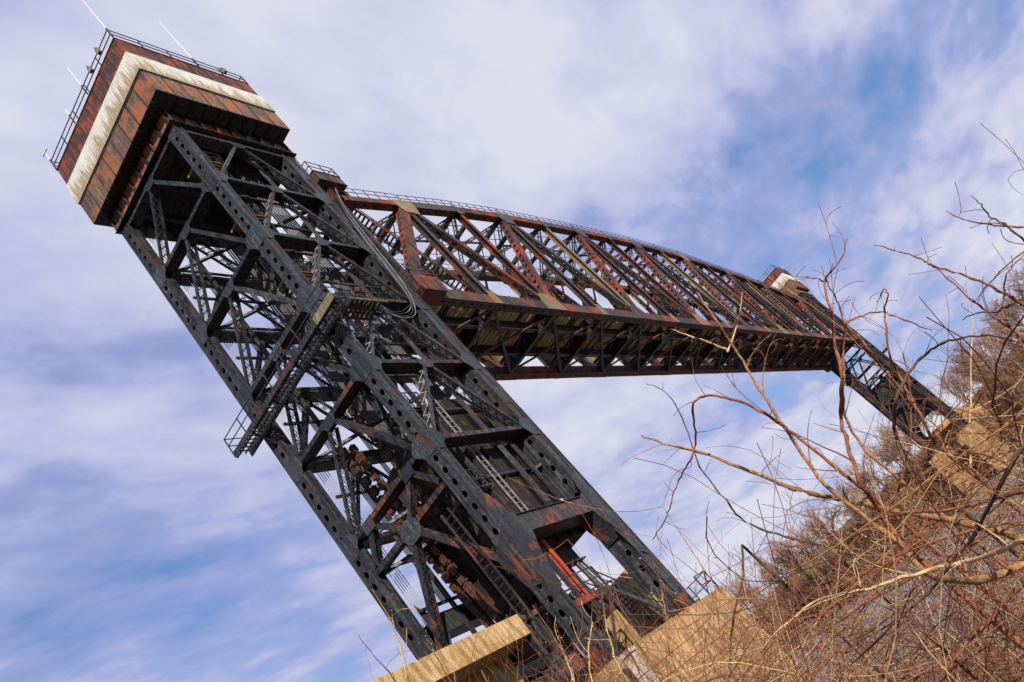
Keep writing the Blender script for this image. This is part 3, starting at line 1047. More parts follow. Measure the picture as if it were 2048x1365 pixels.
LINK = link_mesh()
CH = [([(3.2, 7.05, 23.2), (3.2, 6.85, 17.6), (3.2, 6.5, 12.5), (3.2, 6.1, 9.6)], 'rusty balance chain of heavy links, outermost towards the open sky'),
      ([(3.2, 6.4, 22.8), (3.2, 6.2, 17.6), (3.2, 5.85, 12.5), (3.2, 5.45, 9.6)], 'rusty balance chain of heavy links, second from the open sky'),
      ([(3.2, 4.9, 25.0), (3.2, 4.65, 19.8), (3.2, 4.3, 14.5), (3.2, 3.9, 9.6)], 'rusty balance chain hanging behind the back bracing close to the counterweight')]
for pts, lab in CH:
    r = thing('balance_chain', pts[-1], lab, 'chain', 'balance chains')
    k = 23
    for i in range(k):
        f = i / (k - 1) * 2.999
        a, b = V(pts[int(f)]), V(pts[int(f) + 1])
        p = a + (b - a) * (f - int(f))
        d = (b - a).normalized()
        l_ = bpy.data.objects.new('link', LINK)
        COL.objects.link(l_)
        l_.parent = r
        l_.location = p - V(pts[-1])
        zc = -d
        xc_ = (V((1, 0, 0)) - zc * zc.x).normalized()
        yc_ = zc.cross(xc_)
        mr = Matrix(((xc_.x, yc_.x, zc.x), (xc_.y, yc_.y, zc.y), (xc_.z, yc_.z, zc.z))) @ Matrix.Rotation(random.uniform(-0.16, 0.16), 3, 'Z')
        l_.rotation_euler = mr.to_euler()
        l_.scale = (1.0, 1.12, 1.04)

# the far tower's counterweight
fcw = copy_tree(cw)
fcw.location = (2 * XC - 4.9, W / 2, 11.0)
fcw.rotation_euler = (0, 0, math.pi)
fcw['label'] = 'dark counterweight inside the distant tower on the far bank'
cw['group'] = fcw['group'] = 'counterweights'

# loop of pale cables down the outer side of the front leg
def bez(pts, n=24):
    pts = [V(p) for p in pts]
    out_ = []
    m = len(pts)
    for i in range(m - 1):
        p0, p1, p2, p3 = pts[max(i - 1, 0)], pts[i], pts[i + 1], pts[min(i + 2, m - 1)]
        for k in range(n):
            f = k / n
            out_.append(0.5 * ((2 * p1) + (p2 - p0) * f + (2 * p0 - 5 * p1 + 4 * p2 - p3) * f * f + (3 * p1 - p0 - 3 * p2 + p3) * f ** 3))
    out_.append(pts[-1])
    return out_


for k in range(6):
    o_ = (k - 2.5) * 0.12 + 0.05 * math.sin(k * 2.1)
    pts = [(10.9, -0.25, 41.5), (9.4 + o_ * 0.5, -0.4, 38.4), (8.7 + o_, -0.45, 35), (8.3 + o_, -0.45, 31.5), (7.7 + o_, -0.45, 28.6 + o_), (6.6 + o_ * 0.6, -0.45, 27.1 - o_), (5.4, -0.4, 26.7 - o_), (4.4, -0.4, 26.9 - o_ * 0.5), (3.2, -0.5, 27.2)]
    m_ = MB()
    m_.tube(bez([(x, y + 0.05 * (k % 2), z) for x, y, z in pts], 8), 0.026, 6)
    o = obj('power_cable', m_, CABLE if k % 3 == 1 else ROPED, smooth=True, base=(5.4, -0.4, 26.7))
    tag(o, 'pale power cable in the bundle looping down outside the front leg', 'cable', 'looping cable bundle')

# ------------------------------------------------------------------ far tower and house: the same, turned about the middle of the span
ft = copy_tree(tower)
fh = copy_tree(house)
TX = 2 * XC - D / 2
for o, z in ((ft, ZP), (fh, ZS)):
    o.location = (TX, W / 2, z)
    o.rotation_euler = (0, 0, math.pi)
ft['label'] = 'distant black steel lift tower on the far bank of the canal'
fh['label'] = 'small distant machinery house on top of the far tower'
# ------------------------------------------------------------------ the lift span
YT0, YT1 = 0.25, 0.95
span = thing('lift_span', (XC, W / 2, 29.8), 'long rust red steel truss lift span raised high over the canal', 'bridge span')
TZ = {0: 41.3, 1: 42.7, 2: 44.2, 3: 45.35, 4: 46.15, 5: 46.85, 6: 47.4, 7: 47.85, 8: 48.0}
nz = lambda i: TZ[min(i, NP - i)]
nxp = lambda i: X0 + PL * i
BZ = 30.4
fn = Face((0, YT0), (1, 0, 0), (0, 1, 0))
fa = Face((0, W - YT0), (1, 0, 0), (0, -1, 0))
TW = YT1 - YT0
for fc in (fn, fa):
    near = fc is fn
    # chords, one part per panel
    for i in range(NP):
        m_ = MB()
        box_member(m_, fc, (nxp(i) + (0.8 if i == 0 else 0), nz(i)), (nxp(i + 1) - (0.8 if i == NP - 1 else 0), nz(i + 1)), 0.8 if 0 < i < NP - 1 else 0.55, 0.0, TW, 0.1, 1.25, elong=1.5)
        tcd = obj('top_chord', m_, (RED if near and i % 3 != 1 else MIXR), span)
        m_ = MB()
        box_member(m_, fc, (nxp(i), BZ), (nxp(i + 1), BZ), 1.0, 0.0, TW, 0.1, 1.1, elong=1.5)
        obj('bottom_chord', m_, MIXR if i % 2 else RED, span)
        if near or i % 1 == 0:
            r_ = MB()
            a, b = fc.P(nxp(i) + 0.4, nz(i) + 0.4, 0.1), fc.P(nxp(i + 1) + 0.1, nz(i + 1) + 0.4, 0.1)
            railing(r_, [a, b], 1.05, 1.45, 0.028)
            a, b = fc.P(nxp(i) + 0.4, nz(i) + 0.4, 1.0), fc.P(nxp(i + 1) + 0.1, nz(i + 1) + 0.4, 1.0)
            railing(r_, [a, b], 1.05, 1.45, 0.024)
            obj('railing', r_, BLK, tcd)
    # web members
    for i in range(NP + 1):
        if 0 < i < NP:
            m_ = MB()
            h_member(m_, fc, (nxp(i), BZ + 0.3), (nxp(i), nz(i) - 0.3), 0.52, 0.07, TW - 0.07)
            obj('vertical', m_, MIXR if i % 2 else TAN if i % 4 == 0 else RED, span)
        if i % 2:
            for j, heavy in ((i - 1, True), (i + 1, False)):
                if heavy is False and i > NP / 2 or (heavy and i > NP / 2):
                    heavy = not heavy if i > NP / 2 else heavy
                m_ = MB()
                s = 0.25 if j > i else -0.25
                a, b = (nxp(i) + s, nz(i) - 0.35), (nxp(j) - s, BZ + 0.35)
                end = j in (0, NP)
                if j < i:
                    box_member(m_, fc, a, b, 0.95 if end else 0.72, 0.05, TW - 0.05, 0.155, 0.95, elong=1.35)
                    mt = RED
                else:
                    box_member(m_, fc, a, b, 0.95 if end else 0.66, 0.05, TW - 0.05, 0.11, 1.5, elong=2.6)
                    mt = MIXR if i % 4 == 1 else BLKR
                obj('end_post' if end else 'diagonal', m_, mt, span)
    # gussets
    for i in range(NP + 1):
        x = nxp(i)
        if i % 2:
            z = nz(i)
            sl_ = (nz(min(i + 1, NP)) - nz(max(i - 1, 0))) / (2 * PL)
            pts = [(x - 1.3, z + 0.4 - 1.3 * sl_), (x + 1.3, z + 0.4 + 1.3 * sl_), (x + 1.35, z - 0.4 + 1.3 * sl_), (x + 0.95, z - 1.35), (x - 0.75, z - 1.35), (x - 1.35, z - 0.4 - 1.3 * sl_)]
            obj('gusset_plate', gusset(fc, pts), BLK if i not in (1, 9) else TAN, span)
        elif i < NP:
            if i:
                pts = [(x - 1.5, BZ - 0.5), (x + 1.5, BZ - 0.5), (x + 1.5, BZ + 0.5), (x + 0.95, BZ + 1.55), (x - 0.95, BZ + 1.55), (x - 1.5, BZ + 0.5)]
                obj('gusset_plate', gusset(fc, pts), TAN if i % 4 else MIXR, span)
                z = nz(i)
                pts = [(x - 0.55, z + 0.4), (x + 0.55, z + 0.4), (x + 0.45, z - 0.8), (x - 0.45, z - 0.8)]
                obj('gusset_plate', gusset(fc, pts), BLK, span)
        if i % 2:
            pts = [(x - 0.5, BZ - 0.5), (x + 0.5, BZ - 0.5), (x + 0.4, BZ + 0.95), (x - 0.4, BZ + 0.95)]
            obj('gusset_plate', gusset(fc, pts), TAN, span)
ya, yb = YT1, W - YT1
FY = [Face((nxp(i), 0), (0, 1, 0), (1, 0, 0)) for i in range(NP + 1)]
for i in range(NP + 1):
    # sway frame between the trusses
    z = nz(i)
    f_ = FY[i]
    m_, lc = MB(), MB()
    if i == 0:
        z += 0.35
    laced_member(m_, lc, f_, (ya, z + 0.1), (yb, z + 0.1), 0.3, -0.28, 0.28, 0.5)
    laced_member(m_, lc, f_, (ya, z - 1.75), (yb, z - 1.75), 0.26, -0.22, 0.22, 0.5)
    k = 6
    for q in range(k):
        u0_, u1_ = ya + (yb - ya) * q / k, ya + (yb - ya) * (q + 1) / k
        m_.bar(f_.P(u0_, z - 0.1), f_.P(u1_, z - 1.6), 0.06, 0.09, f_.N)
        m_.bar(f_.P(u1_, z - 0.1, 0.07), f_.P(u0_, z - 1.6, 0.07), 0.06, 0.09, f_.N)
    if i:
        for sg in (1, -1):
            ue = ya if sg > 0 else yb
            m_.bar(f_.P(ue, z - 4.2), f_.P(ue + sg * 1.7, z - 1.8), 0.2, 0.16, f_.N)
    sw = obj('sway_frame', m_, MIXR if i % 3 else BLK, span)
    obj('lacing', lc, BLK, sw, kind='stuff')
for i in range(NP):
    # top laterals, crossed and laced
    for k, (a, b) in enumerate((((nxp(i), ya, nz(i)), (nxp(i + 1), yb, nz(i + 1))), ((nxp(i), yb, nz(i)), (nxp(i + 1), ya, nz(i + 1))))):
        m_ = MB()
        a, b = V(a), V(b)
        dd = (b - a).normalized()
        sd = dd.cross(V((0, 0, 1))).normalized()
        dz = V((0, 0, 0.05 - 0.2 * k))
        a, b = a + dz, b + dz
        for s_ in (-1, 1):
            m_.bar(a + sd * (0.19 * s_), b + sd * (0.19 * s_), 0.05, 0.16)
        L = (b - a).length
        n = int(L / 0.75)
        for q in range(n):
            s0, s1 = a + dd * (L * q / n), a + dd * (L * (q + 1) / n)
            m_.bar(s0 - sd * 0.19, s1 + sd * 0.19, 0.045, 0.015)
            m_.bar(s0 + sd * 0.19 + V((0, 0, 0.03)), s1 - sd * 0.19 + V((0, 0, 0.03)), 0.045, 0.015)
        obj('top_lateral', m_, BLKR, span)
    # bottom laterals
    for k, (a, b) in enumerate((((nxp(i), ya, 30.0), (nxp(i + 1), yb, 30.0)), ((nxp(i), yb, 30.13), (nxp(i + 1), ya, 30.13)))):
        m_ = MB()
        m_.bar(a, b, 0.24, 0.11)
        obj('bottom_lateral', m_, RED if k else BLKR, span)
# floor beams
for i in range(NP + 1):
    x = nxp(i)
    m_ = MB()
    m_.box(x - 0.02, x + 0.02, YT1, W - YT1, 29.95, 31.35)
    m_.box(x - 0.22, x + 0.22, YT1, W - YT1, 29.91, 29.947)
    m_.box(x - 0.22, x + 0.22, YT1 + 0.002, W - YT1 - 0.002, 31.353, 31.39)
    for y in (2.0, 2.9, 4.2, 5.5, 6.4):
        m_.box(x - 0.2, x - 0.023, y, y + 0.03, 29.95, 31.35)
    fbm = obj('floor_beam', m_, BLKR, span)
    m_ = MB()
    for yy, sg in ((YT1, 1), (W - YT1, -1)):
        m_.prism([(x - 0.03, yy, 31.4), (x - 0.03, yy + sg * 0.9, 31.4), (x - 0.03, yy, 32.7)], (1, 0, 0), 0.06)
    obj('knee_plate', m_, TAN, fbm)
for i in range(NP):
    for y in (2.9, 5.5):
        m_ = MB()
        xa_, xb_ = nxp(i) + 0.03, nxp(i + 1) - 0.03
        m_.box(xa_, xb_, y - 0.015, y + 0.015, 30.25, 31.1)
        m_.box(xa_ + 0.2, xb_ - 0.2, y - 0.17, y + 0.17, 31.103, 31.14)
        m_.box(xa_ + 0.2, xb_ - 0.2, y - 0.17, y + 0.17, 30.2, 30.247)
        obj('stringer', m_, BLKR, span)
    m_ = MB()
    for k in range(3):
        xk = nxp(i) + PL * (k + 0.5) / 3
        m_.bar((xk - 0.6, 2.93, 30.5), (xk + 0.6, 5.47, 30.5), 0.09, 0.09)
    obj('stringer_brace', m_, BLKR, span)
# ties
tie_meshes = []
for mt in (WOOD, WOOD, WOOD, WOODD):
    m_ = MB()
    m_.box(-0.17, 0.17, -2.75, 2.2, 0, 0.42)
    tie_meshes.append(mesh_from(m_, (0, 0, 0), mt, name='tie'))
n = int((XN - X0 - 0.4) / 0.6)
bx_, by_, bz_ = BASE[span]
for k in range(n):
    x = X0 + 0.3 + k * 0.6
    if abs((x - X0) / PL - round((x - X0) / PL)) * PL < 0.25:
        continue
    o = bpy.data.objects.new('tie', random.choice(tie_meshes))
    COL.objects.link(o)
    o.parent = span
    o.location = (x - bx_ + random.uniform(-0.04, 0.04), random.uniform(-0.12, 0.12) + (0.0), 31.15 - bz_ + random.uniform(0, 0.02))
    o.rotation_euler = (0, 0, random.uniform(-0.015, 0.015))
for y in (3.48, 4.92):
    m_ = MB()
    m_.box(X0, XN, y - 0.07, y + 0.07, 31.6, 31.63)
    m_.box(X0, XN, y - 0.02, y + 0.02, 31.631, 31.7)
    m_.box(X0, XN, y - 0.04, y + 0.04, 31.701, 31.75)
    obj('rail', m_, BLKR, span)
# deck walkways with hand rail beyond the tie ends
for y in ():
    for i in range(NP):
        m_ = MB()
        for q in range(3):
            m_.box(nxp(i) + 0.3, nxp(i + 1) - 0.3, y + q * 0.18, y + q * 0.18 + 0.13, 31.62, 31.67)
        for q in range(7):
            m_.box(nxp(i) + 0.5 + q * 1.22, nxp(i) + 0.62 + q * 1.22, min(y, 1.25 if y < 3 else 6.4), max(y + 0.5, 2.0 if y < 3 else 7.5), 31.53, 31.615)
        obj('walkway', m_, WOODD if i % 3 else WOOD, span)
m_ = MB()
for i in range(NP * 5):
    x = X0 + 1 + i * (XN - X0 - 2) / (NP * 5 - 1)
    m_.bar((x, YT0 + 0.1, BZ + 0.5), (x, YT0 + 0.1, BZ + 0.82), 0.05, 0.05)
m_.bar((X0 + 1, YT0 + 0.1, BZ + 0.68), (XN - 1, YT0 + 0.1, BZ + 0.68), 0.03, 0.03)
obj('cable_tray', m_, BLK, span)
# lifting girders and guide housings at both ends
for sgn, xe in ((1, X0), (-1, XN)):
    for y0, y1 in ((0.0, 1.5), (W - 1.5, W)):
        m_ = MB()
        xa_, xb_ = sorted((xe - sgn * 0.45, xe + sgn * 2.2))
        m_.box(xa_, xb_, y0, y1, 42.9, 43.9)
        b_ = obj('lifting_girder', m_, MIXR, span)
        m_ = MB()
        m_.box(xa_ - 0.06, xb_ + 0.06, y0 - 0.06, y1 + 0.06, 43.91, 43.97)
        m_.box(xa_ - 0.05, xb_ + 0.05, y0 - 0.05, y1 + 0.05, 42.84, 42.89)
        xm = (xa_ + xb_) / 2
        m_.box(xm - 0.03, xm + 0.03, y0 - 0.05, y0 - 0.003, 42.9, 43.9)
        obj('flange', m_, RED, b_)
        m_ = MB()
        railing(m_, [(xb_, y0, 43.97), (xa_, y0, 43.97), (xa_, y1, 43.97), (xb_, y1, 43.97), (xb_, y0, 43.97)], 1.15, 1.4, 0.032)
        obj('railing', m_, BLK, b_)
        m_ = MB()
        xa_, xb_ = sorted((xe - sgn * 0.75, xe + sgn * 2.0))
        y0b, y1b = (y0 - 0.35, y1 - 0.5) if y0 < 1 else (y0 + 0.5, y1 + 0.35)
        m_.prism([(xa_, y0b, 30.2), (xa_ + 0.25, y0b, 29.85), (xb_ - 0.25, y0b, 29.85), (xb_, y0b, 30.2), (xb_, y0b, 31.35), (xa_, y0b, 31.35)], (0, 1, 0), y1b - y0b)
        b_ = obj('guide_housing', m_, RED, span, label='rust red boxy guide housing at the span end')
        m_ = MB()
        railing(m_, [(xb_, y0b, 31.36), (xa_, y0b, 31.36), (xa_, y1b, 31.36)], 1.0, 1.3, 0.028)
        obj('railing', m_, BLKR, b_)
        m_ = MB()
        m_.bar((xe + sgn * 0.5, (y0 + y1) / 2, 31.4), (xe + sgn * 0.5, (y0 + y1) / 2, 42.85), 0.55, 0.45)
        obj('hanger_post', m_, BLKR, span)
    m_ = MB()
    stairs(m_, (xe + sgn * 2.3, 1.6, 42.6), (xe + sgn * 9.3, 1.6, 32.0), 0.8, (0, 1, 0), 34)
    obj('stairs', m_, MIXR, span)
    m_ = MB()
    m_.box(*sorted((xe + sgn * 2.25, xe + sgn * 4.4)), 1.1, 2.3, 43.05, 43.15)
    m_.box(*sorted((xe + sgn * 2.5, xe + sgn * 4.0)), 1.2, 1.9, 43.16, 44.0)
    m_.box(*sorted((xe + sgn * 2.9, xe + sgn * 3.4)), 0.9, 1.15, 43.16, 43.6)
    obj('motor_platform', m_, BLK, span)
# control cabin pieces on the far half of the top chord
m_ = MB()
for k in range(5):
    x = 118 + k * 4.5
    m_.box(x, x + 2.2, 1.5, 3.6, 46.2 - k * 0.55, 47.3 - k * 0.55)
obj('equipment_box', m_, BLK, span)

# ------------------------------------------------------------------ piers, approach girder, base platforms
def pier(base_x, x0, x1, y0, y1, ztop, zbot, label, mat=CONC, board=0.32):
    p = thing('pier', ((x0 + x1) / 2, (y0 + y1) / 2, zbot), label, 'bridge pier', 'concrete piers')
    m_ = MB()
    m_.box(x0 + 0.04, x1 - 0.04, y0 + 0.04, y1 - 0.04, zbot, ztop - 0.005)
    m_.box(x0, x1, y0, y1, ztop - 0.16, ztop)
    obj('core', m_, mat, p)
    # horizontal lift joints
    z = zbot + 1.3
    while z < ztop - 0.6:
        m_ = MB()
        m_.box(x0 - 0.006, x1 + 0.006, y0 - 0.014, y0 + 0.02, z, z + 0.05)
        obj('lift_joint', m_, PEDC, p)
        z += 1.55
    # board marks: every form board stands a little in or out
    k = int((x1 - x0) / board)
    w = (x1 - x0) / k
    for i in range(k):
        m_ = MB()
        d = random.uniform(-0.03, 0.012)
        m_.box(x0 + i * w + 0.012, x0 + (i + 1) * w - 0.012, y0 + d, y0 + 0.038, zbot, ztop - 0.165)
        obj('form_board', m_, mat, p)
    k = int((y1 - y0) / board)
    w = (y1 - y0) / k
    for sx_ in (0, 1):
        for i in range(k):
            m_ = MB()
            d = random.uniform(-0.03, 0.012)
            if sx_ == 0:
                m_.box(x0 + d, x0 + 0.038, y0 + 0.04 + i * w + 0.006, y0 + (i + 1) * w - 0.006, zbot, ztop - 0.165)
            else:
                m_.box(x1 - 0.038, x1 - d, y0 + 0.04 + i * w + 0.006, y0 + (i + 1) * w - 0.006, zbot, ztop - 0.165)
            obj('form_board', m_, mat, p)
    return p


pier(0, 0.9, 11.1, -1.0, 1.9, ZP, -6.0, 'board marked tan concrete pier under the near side of the nearest tower')
pier(0, -0.6, 11.1, 6.6, 9.4, ZP, -6.0, 'board marked concrete pier under the far side of the nearest tower')
m_ = MB()
m_.box(-1.1, 0.85, -0.6, 1.7, -2, ZP - 0.02)
m_.box(-1.3, 0.84, -0.8, 1.8, -2, 1.2)
o = obj('footing', m_, CONC, base=(0, 0.5, -2))
tag(o, 'stepped concrete footing under the nearest tower leg, mostly hidden by brambles', 'footing')
m_ = MB()
m_.prism([(11.3, 3.0, -6), (15.0, 3.0, -6), (15.0, 3.0, 7.6), (14.2, 3.0, 9.0), (12.8, 3.0, 9.0), (11.3, 3.0, 7.6)], (0, 1, 0), 3.0)
o = obj('rest_block', m_, CONCG, base=(13.2, 4.5, -6))
tag(o, 'tan concrete span rest block behind the stair at the tower foot', 'concrete block')
m_ = MB()
m_.box(-1.25, -0.75, -1.65, -1.2, -2.5, 4.2)
m_.box(-1.32, -0.68, -1.72, -1.13, 4.201, 4.36)
o = obj('pedestal', m_, PEDC, base=(-1, -1.4, -2.5))
tag(o, 'pale weathered concrete post at the left corner of the pier', 'post')
# approach girder
ag = thing('approach_girder', (-12, 4.2, 5.4), 'stained tan concrete approach girder running into the foot of the tower', 'bridge girder')
m_ = MB()
m_.box(-60, -1.75, 1.0, 7.6, 7.45, 8.4)
obj('deck_slab', m_, CONCG, ag)
for y in (2.5, 4.9):
    m_ = MB()
    m_.prism([(-60, y, 7.447), (-60, y + 1.5, 7.447), (-60, y + 1.25, 5.6), (-60, y + 0.25, 5.6)], (1, 0, 0), 58.1)
    obj('web', m_, CONCG, ag)
m_ = MB()
for k in range(2):
    y = 3.48 + k * 1.44
    m_.box(-60, -1.8, y - 0.04, y + 0.04, 8.6, 8.75)
for k in range(90):
    m_.box(-59.5 + k * 0.64, -59.25 + k * 0.64, 2.9, 5.5, 8.403, 8.59)
obj('track', m_, WOODD, ag)
# bearing frame between girder end and main leg
m_ = MB()
m_.box(-1.7, -0.3, 1.2, 1.4, 6.0, 6.4)
m_.box(-1.7, -1.5, 1.15, 1.45, 6.41, 8.3)
m_.box(-0.7, -0.5, 1.15, 1.45, 6.41, 8.0)
m_.bar((-1.6, 1.3, 6.5), (-0.6, 1.3, 8.0), 0.12, 0.12)
m_.bar((-1.6, 1.3, 8.0), (-0.6, 1.3, 6.5), 0.1, 0.1)
m_.box(-1.8, 0.0, 1.1, 7.3, 5.2, 5.95)
o = obj('support_trestle', m_, BLKR, base=(-1, 1.3, 5.2))
tag(o, 'rusty steel trestle between the approach girder end and the leg', 'trestle')
m_ = MB()  # added dark block, closes the bright gap below the girder end in black
m_.box(-3.6, -0.2, 2.3, 6.4, -2.5, 5.15)
m_.box(-3.8, -0.05, 2.1, 6.6, 5.16, 5.58)
for k in range(5):
    m_.box(-3.55 + k * 0.75, -3.45 + k * 0.75, 2.15, 2.297, -2.5, 5.15)
o = obj('dark_void_block', m_, BLKR, base=(-2, 4.3, -2.5))
tag(o, 'black block added for the dark void under the end of the approach girder', 'void filler')
tg = thing('track_girder', (1.4, 4.2, 6.8), 'black steel track girders carrying the rails into the tower foot', 'bridge girder')
for y in (2.3, 6.0):
    m_ = MB()
    m_.box(-1.7, 4.6, y, y + 0.05, 6.85, 8.3)
    m_.box(-1.7, 4.6, y - 0.16, y + 0.21, 6.8, 6.847)
    m_.box(-1.7, 4.6, y - 0.16, y + 0.21, 8.303, 8.35)
    for k in range(6):
        m_.box(-1.5 + k * 1.15, -1.46 + k * 1.15, y - 0.15, y - 0.002, 6.85, 8.3)
    obj('web', m_, BLKR, tg)
for k in range(11):
    m_ = MB()
    m_.box(-1.6 + k * 0.56, -1.3 + k * 0.56, 1.9, 6.5, 8.353, 8.6)
    obj('tie', m_, WOODD, tg)
m_ = MB()
m_.box(-1.7, 4.6, 2.36, 5.99, 7.0, 7.1)
obj('deck_plate', m_, BLK, tg)
# service platform and stair at the foot, between the near legs
sp = thing('service_platform', (2.5, 0.6, ZP), 'rust red service platform with railing and stair at the foot of the near side', 'platform')
m_ = MB()
m_.box(0.9, 4.3, 0.25, 0.32, 7.3, 7.62)
m_.box(0.9, 4.3, 1.9, 1.97, 7.3, 7.62)
for k in range(11):
    m_.box(0.95 + k * 0.31, 1.17 + k * 0.31, 0.33, 1.89, 7.55, 7.6)
obj('deck', m_, RED, sp)
m_ = MB()
railing(m_, [(0.95, 0.28, 7.62), (4.3, 0.28, 7.62)], 1.1, 0.85, 0.035)
railing(m_, [(4.3, 1.9, 7.62), (0.95, 1.9, 7.62)], 1.1, 0.85, 0.03)
obj('railing', m_, BLK, sp)
m_ = MB()
stairs(m_, (4.3, 0.75, 7.6), (8.0, 0.75, ZP + 0.1), 0.8, (0, 1, 0), 15)
obj('stairs', m_, BLK, sp)
m_ = MB()
for x, y in ((1.1, 0.3), (4.1, 0.3), (1.1, 1.9), (4.1, 1.9)):
    m_.box(x, x + 0.16, y - 0.03, y + 0.13, ZP + 0.003, 7.29)
m_.bar((1.2, 0.36, ZP + 0.2), (4.1, 0.36, 7.2), 0.1, 0.1)
obj('post', m_, MIXR, sp)
m_ = MB()
m_.box(3.55, 3.82, 1.0, 1.04, 7.65, 11.2)
m_.box(3.55, 3.82, 1.22, 1.26, 7.65, 11.2)
m_.box(3.66, 3.71, 1.041, 1.219, 7.65, 11.2)
o = obj('red_post', m_, REDP, base=(3.7, 1.1, 7.6))
tag(o, 'peeling orange red steel post standing under the portal', 'post')
m_ = MB()
m_.box(5.1, 7.4, 2.2, 2.3, 10.0, 11.1)
m_.box(5.05, 7.45, 1.9, 2.5, 9.93, 9.997)
for k in range(4):
    m_.box(5.3 + k * 0.3, 5.45 + k * 0.3, 2.35, 2.6, 7.2, 9.92)
m_.tube([(6.6, 2.1, 9.9), (6.7, 1.9, 7.7)], 0.14, 8)
m_.tube([(7.1, 2.1, 9.9), (7.6, 2.0, 7.0)], 0.07, 6)
o = obj('span_lock', m_, BLKR, base=(6, 2.2, 7.2))
tag(o, 'dark span lock machinery on a beam below the portal', 'machinery')
m_ = MB()
railing(m_, [(9.6, -0.85, ZP), (11.0, -0.85, ZP), (11.0, 1.7, ZP)], 1.1, 1.3, 0.035)
m_.bar((9.6, -0.85, ZP + 0.1), (11.0, -0.85, ZP + 1.1), 0.05, 0.05)
o = obj('guard_railing', m_, BLKR, base=(10.4, 0, ZP))
tag(o, 'small rusty guard railing on the outer corner of the pier', 'railing')
m_ = MB()
railing(m_, [(6.0, 2.6, 7.4), (9.0, 2.6, 7.4), (9.0, 5.0, 7.4)], 1.1, 1.0, 0.035)
m_.box(5.9, 9.1, 2.5, 5.2, 7.3, 7.38)
m_.box(6.2, 6.4, 3, 3.2, ZP, 7.29)
m_.box(8.6, 8.8, 3, 3.2, ZP, 7.29)
o = obj('operator_landing', m_, BLKR, base=(7.5, 3.5, ZP))
tag(o, 'dark landing with railing behind the service stair', 'platform')

# far bank concrete
pier(0, XN + 0.2, XN + 12.5, -1.6, 2.4, ZP, -8, 'distant tan concrete pier under the near side of the far tower', board=0.9)
pier(0, XN + 0.2, XN + 12.5, 6.2, 9.6, ZP, -8, 'distant tan concrete pier under the far side of the far tower', board=0.9)
ab = thing('abutment', (XN + 22, -2, -3), 'tan concrete abutment and approach deck beyond the far tower', 'abutment')
m_ = MB()
m_.box(XN + 11, XN + 70, -0.5, 8.6, 7.2, 8.3)
obj('deck_slab', m_, CONC, ab)
m_ = MB()
m_.box(XN + 15, XN + 18, -2.6, 10, -6, 7.19)
m_.prism([(XN + 18.0, -2.6, -6), (XN + 40, -2.6, -6), (XN + 40, -2.6, 2), (XN + 18.0, -2.6, 7)], (0, -1, 0), 0.6)
obj('wing_wall', m_, CONC, ab)
m_ = MB()
m_.prism([(XN + 1, -4, -5.6), (XN + 14, -4, -5.6), (XN + 14, -4, 0.6), (XN + 1, -4, -2.4)], (0, -1, 0), 6.5)
obj('sloped_apron', m_, CONC, ab, label='pale sloping concrete apron at the far shore')

# ------------------------------------------------------------------ bare trees on the far bank
def bare_tree(seed, h, spread):
    rnd = random.Random(seed)
    tr, cr = MB(), MB()

    def grow(p, d, L, r, lvl):
        n = 4 if lvl < 2 else 3
        pts, rads = [p], [r]
        for k in range(n):
            d = (d + V((rnd.uniform(-1, 1), rnd.uniform(-1, 1), rnd.uniform(-0.4, 0.9))) * (0.10 + 0.05 * lvl)).normalized()
            p = p + d * (L / n)
            pts.append(p)
            rads.append(r * (1 - 0.55 * (k + 1) / n))
        (tr if lvl < 2 else cr).tube(pts, rads, 5 if lvl < 2 else 3, cap=False)
        if lvl >= 4:
            return
        kids = (7, 6, 5, 4)[lvl]
        for k in range(kids):
            f = (0.35 if lvl == 0 else 0.25) + (0.65 if lvl == 0 else 0.75) * (k + rnd.random()) / kids
            i = min(int(f * n), n - 1)
            q = pts[i] + (pts[i + 1] - pts[i]) * (f * n - i)
            a = rnd.uniform(0, 6.283)
            e = d.orthogonal()
            e.rotate(Matrix.Rotation(a, 3, d))
            nd = (d * rnd.uniform(0.7, 1.1) + e * rnd.uniform(0.45, 0.9) * spread + V((0, 0, 0.18))).normalized()
            grow(q, nd, L * rnd.uniform(0.42, 0.62) * (1.0 if lvl else 0.95), max(r * 0.5, 0.02), lvl + 1)

    grow(V((0, 0, -0.4)), V((0, 0, 1)), h * 0.62, h * 0.018, 0)
    return mesh_from(tr, (0, 0, 0), TREEB, True, 'trunk'), mesh_from(cr, (0, 0, 0), TWIG, False, 'crown')


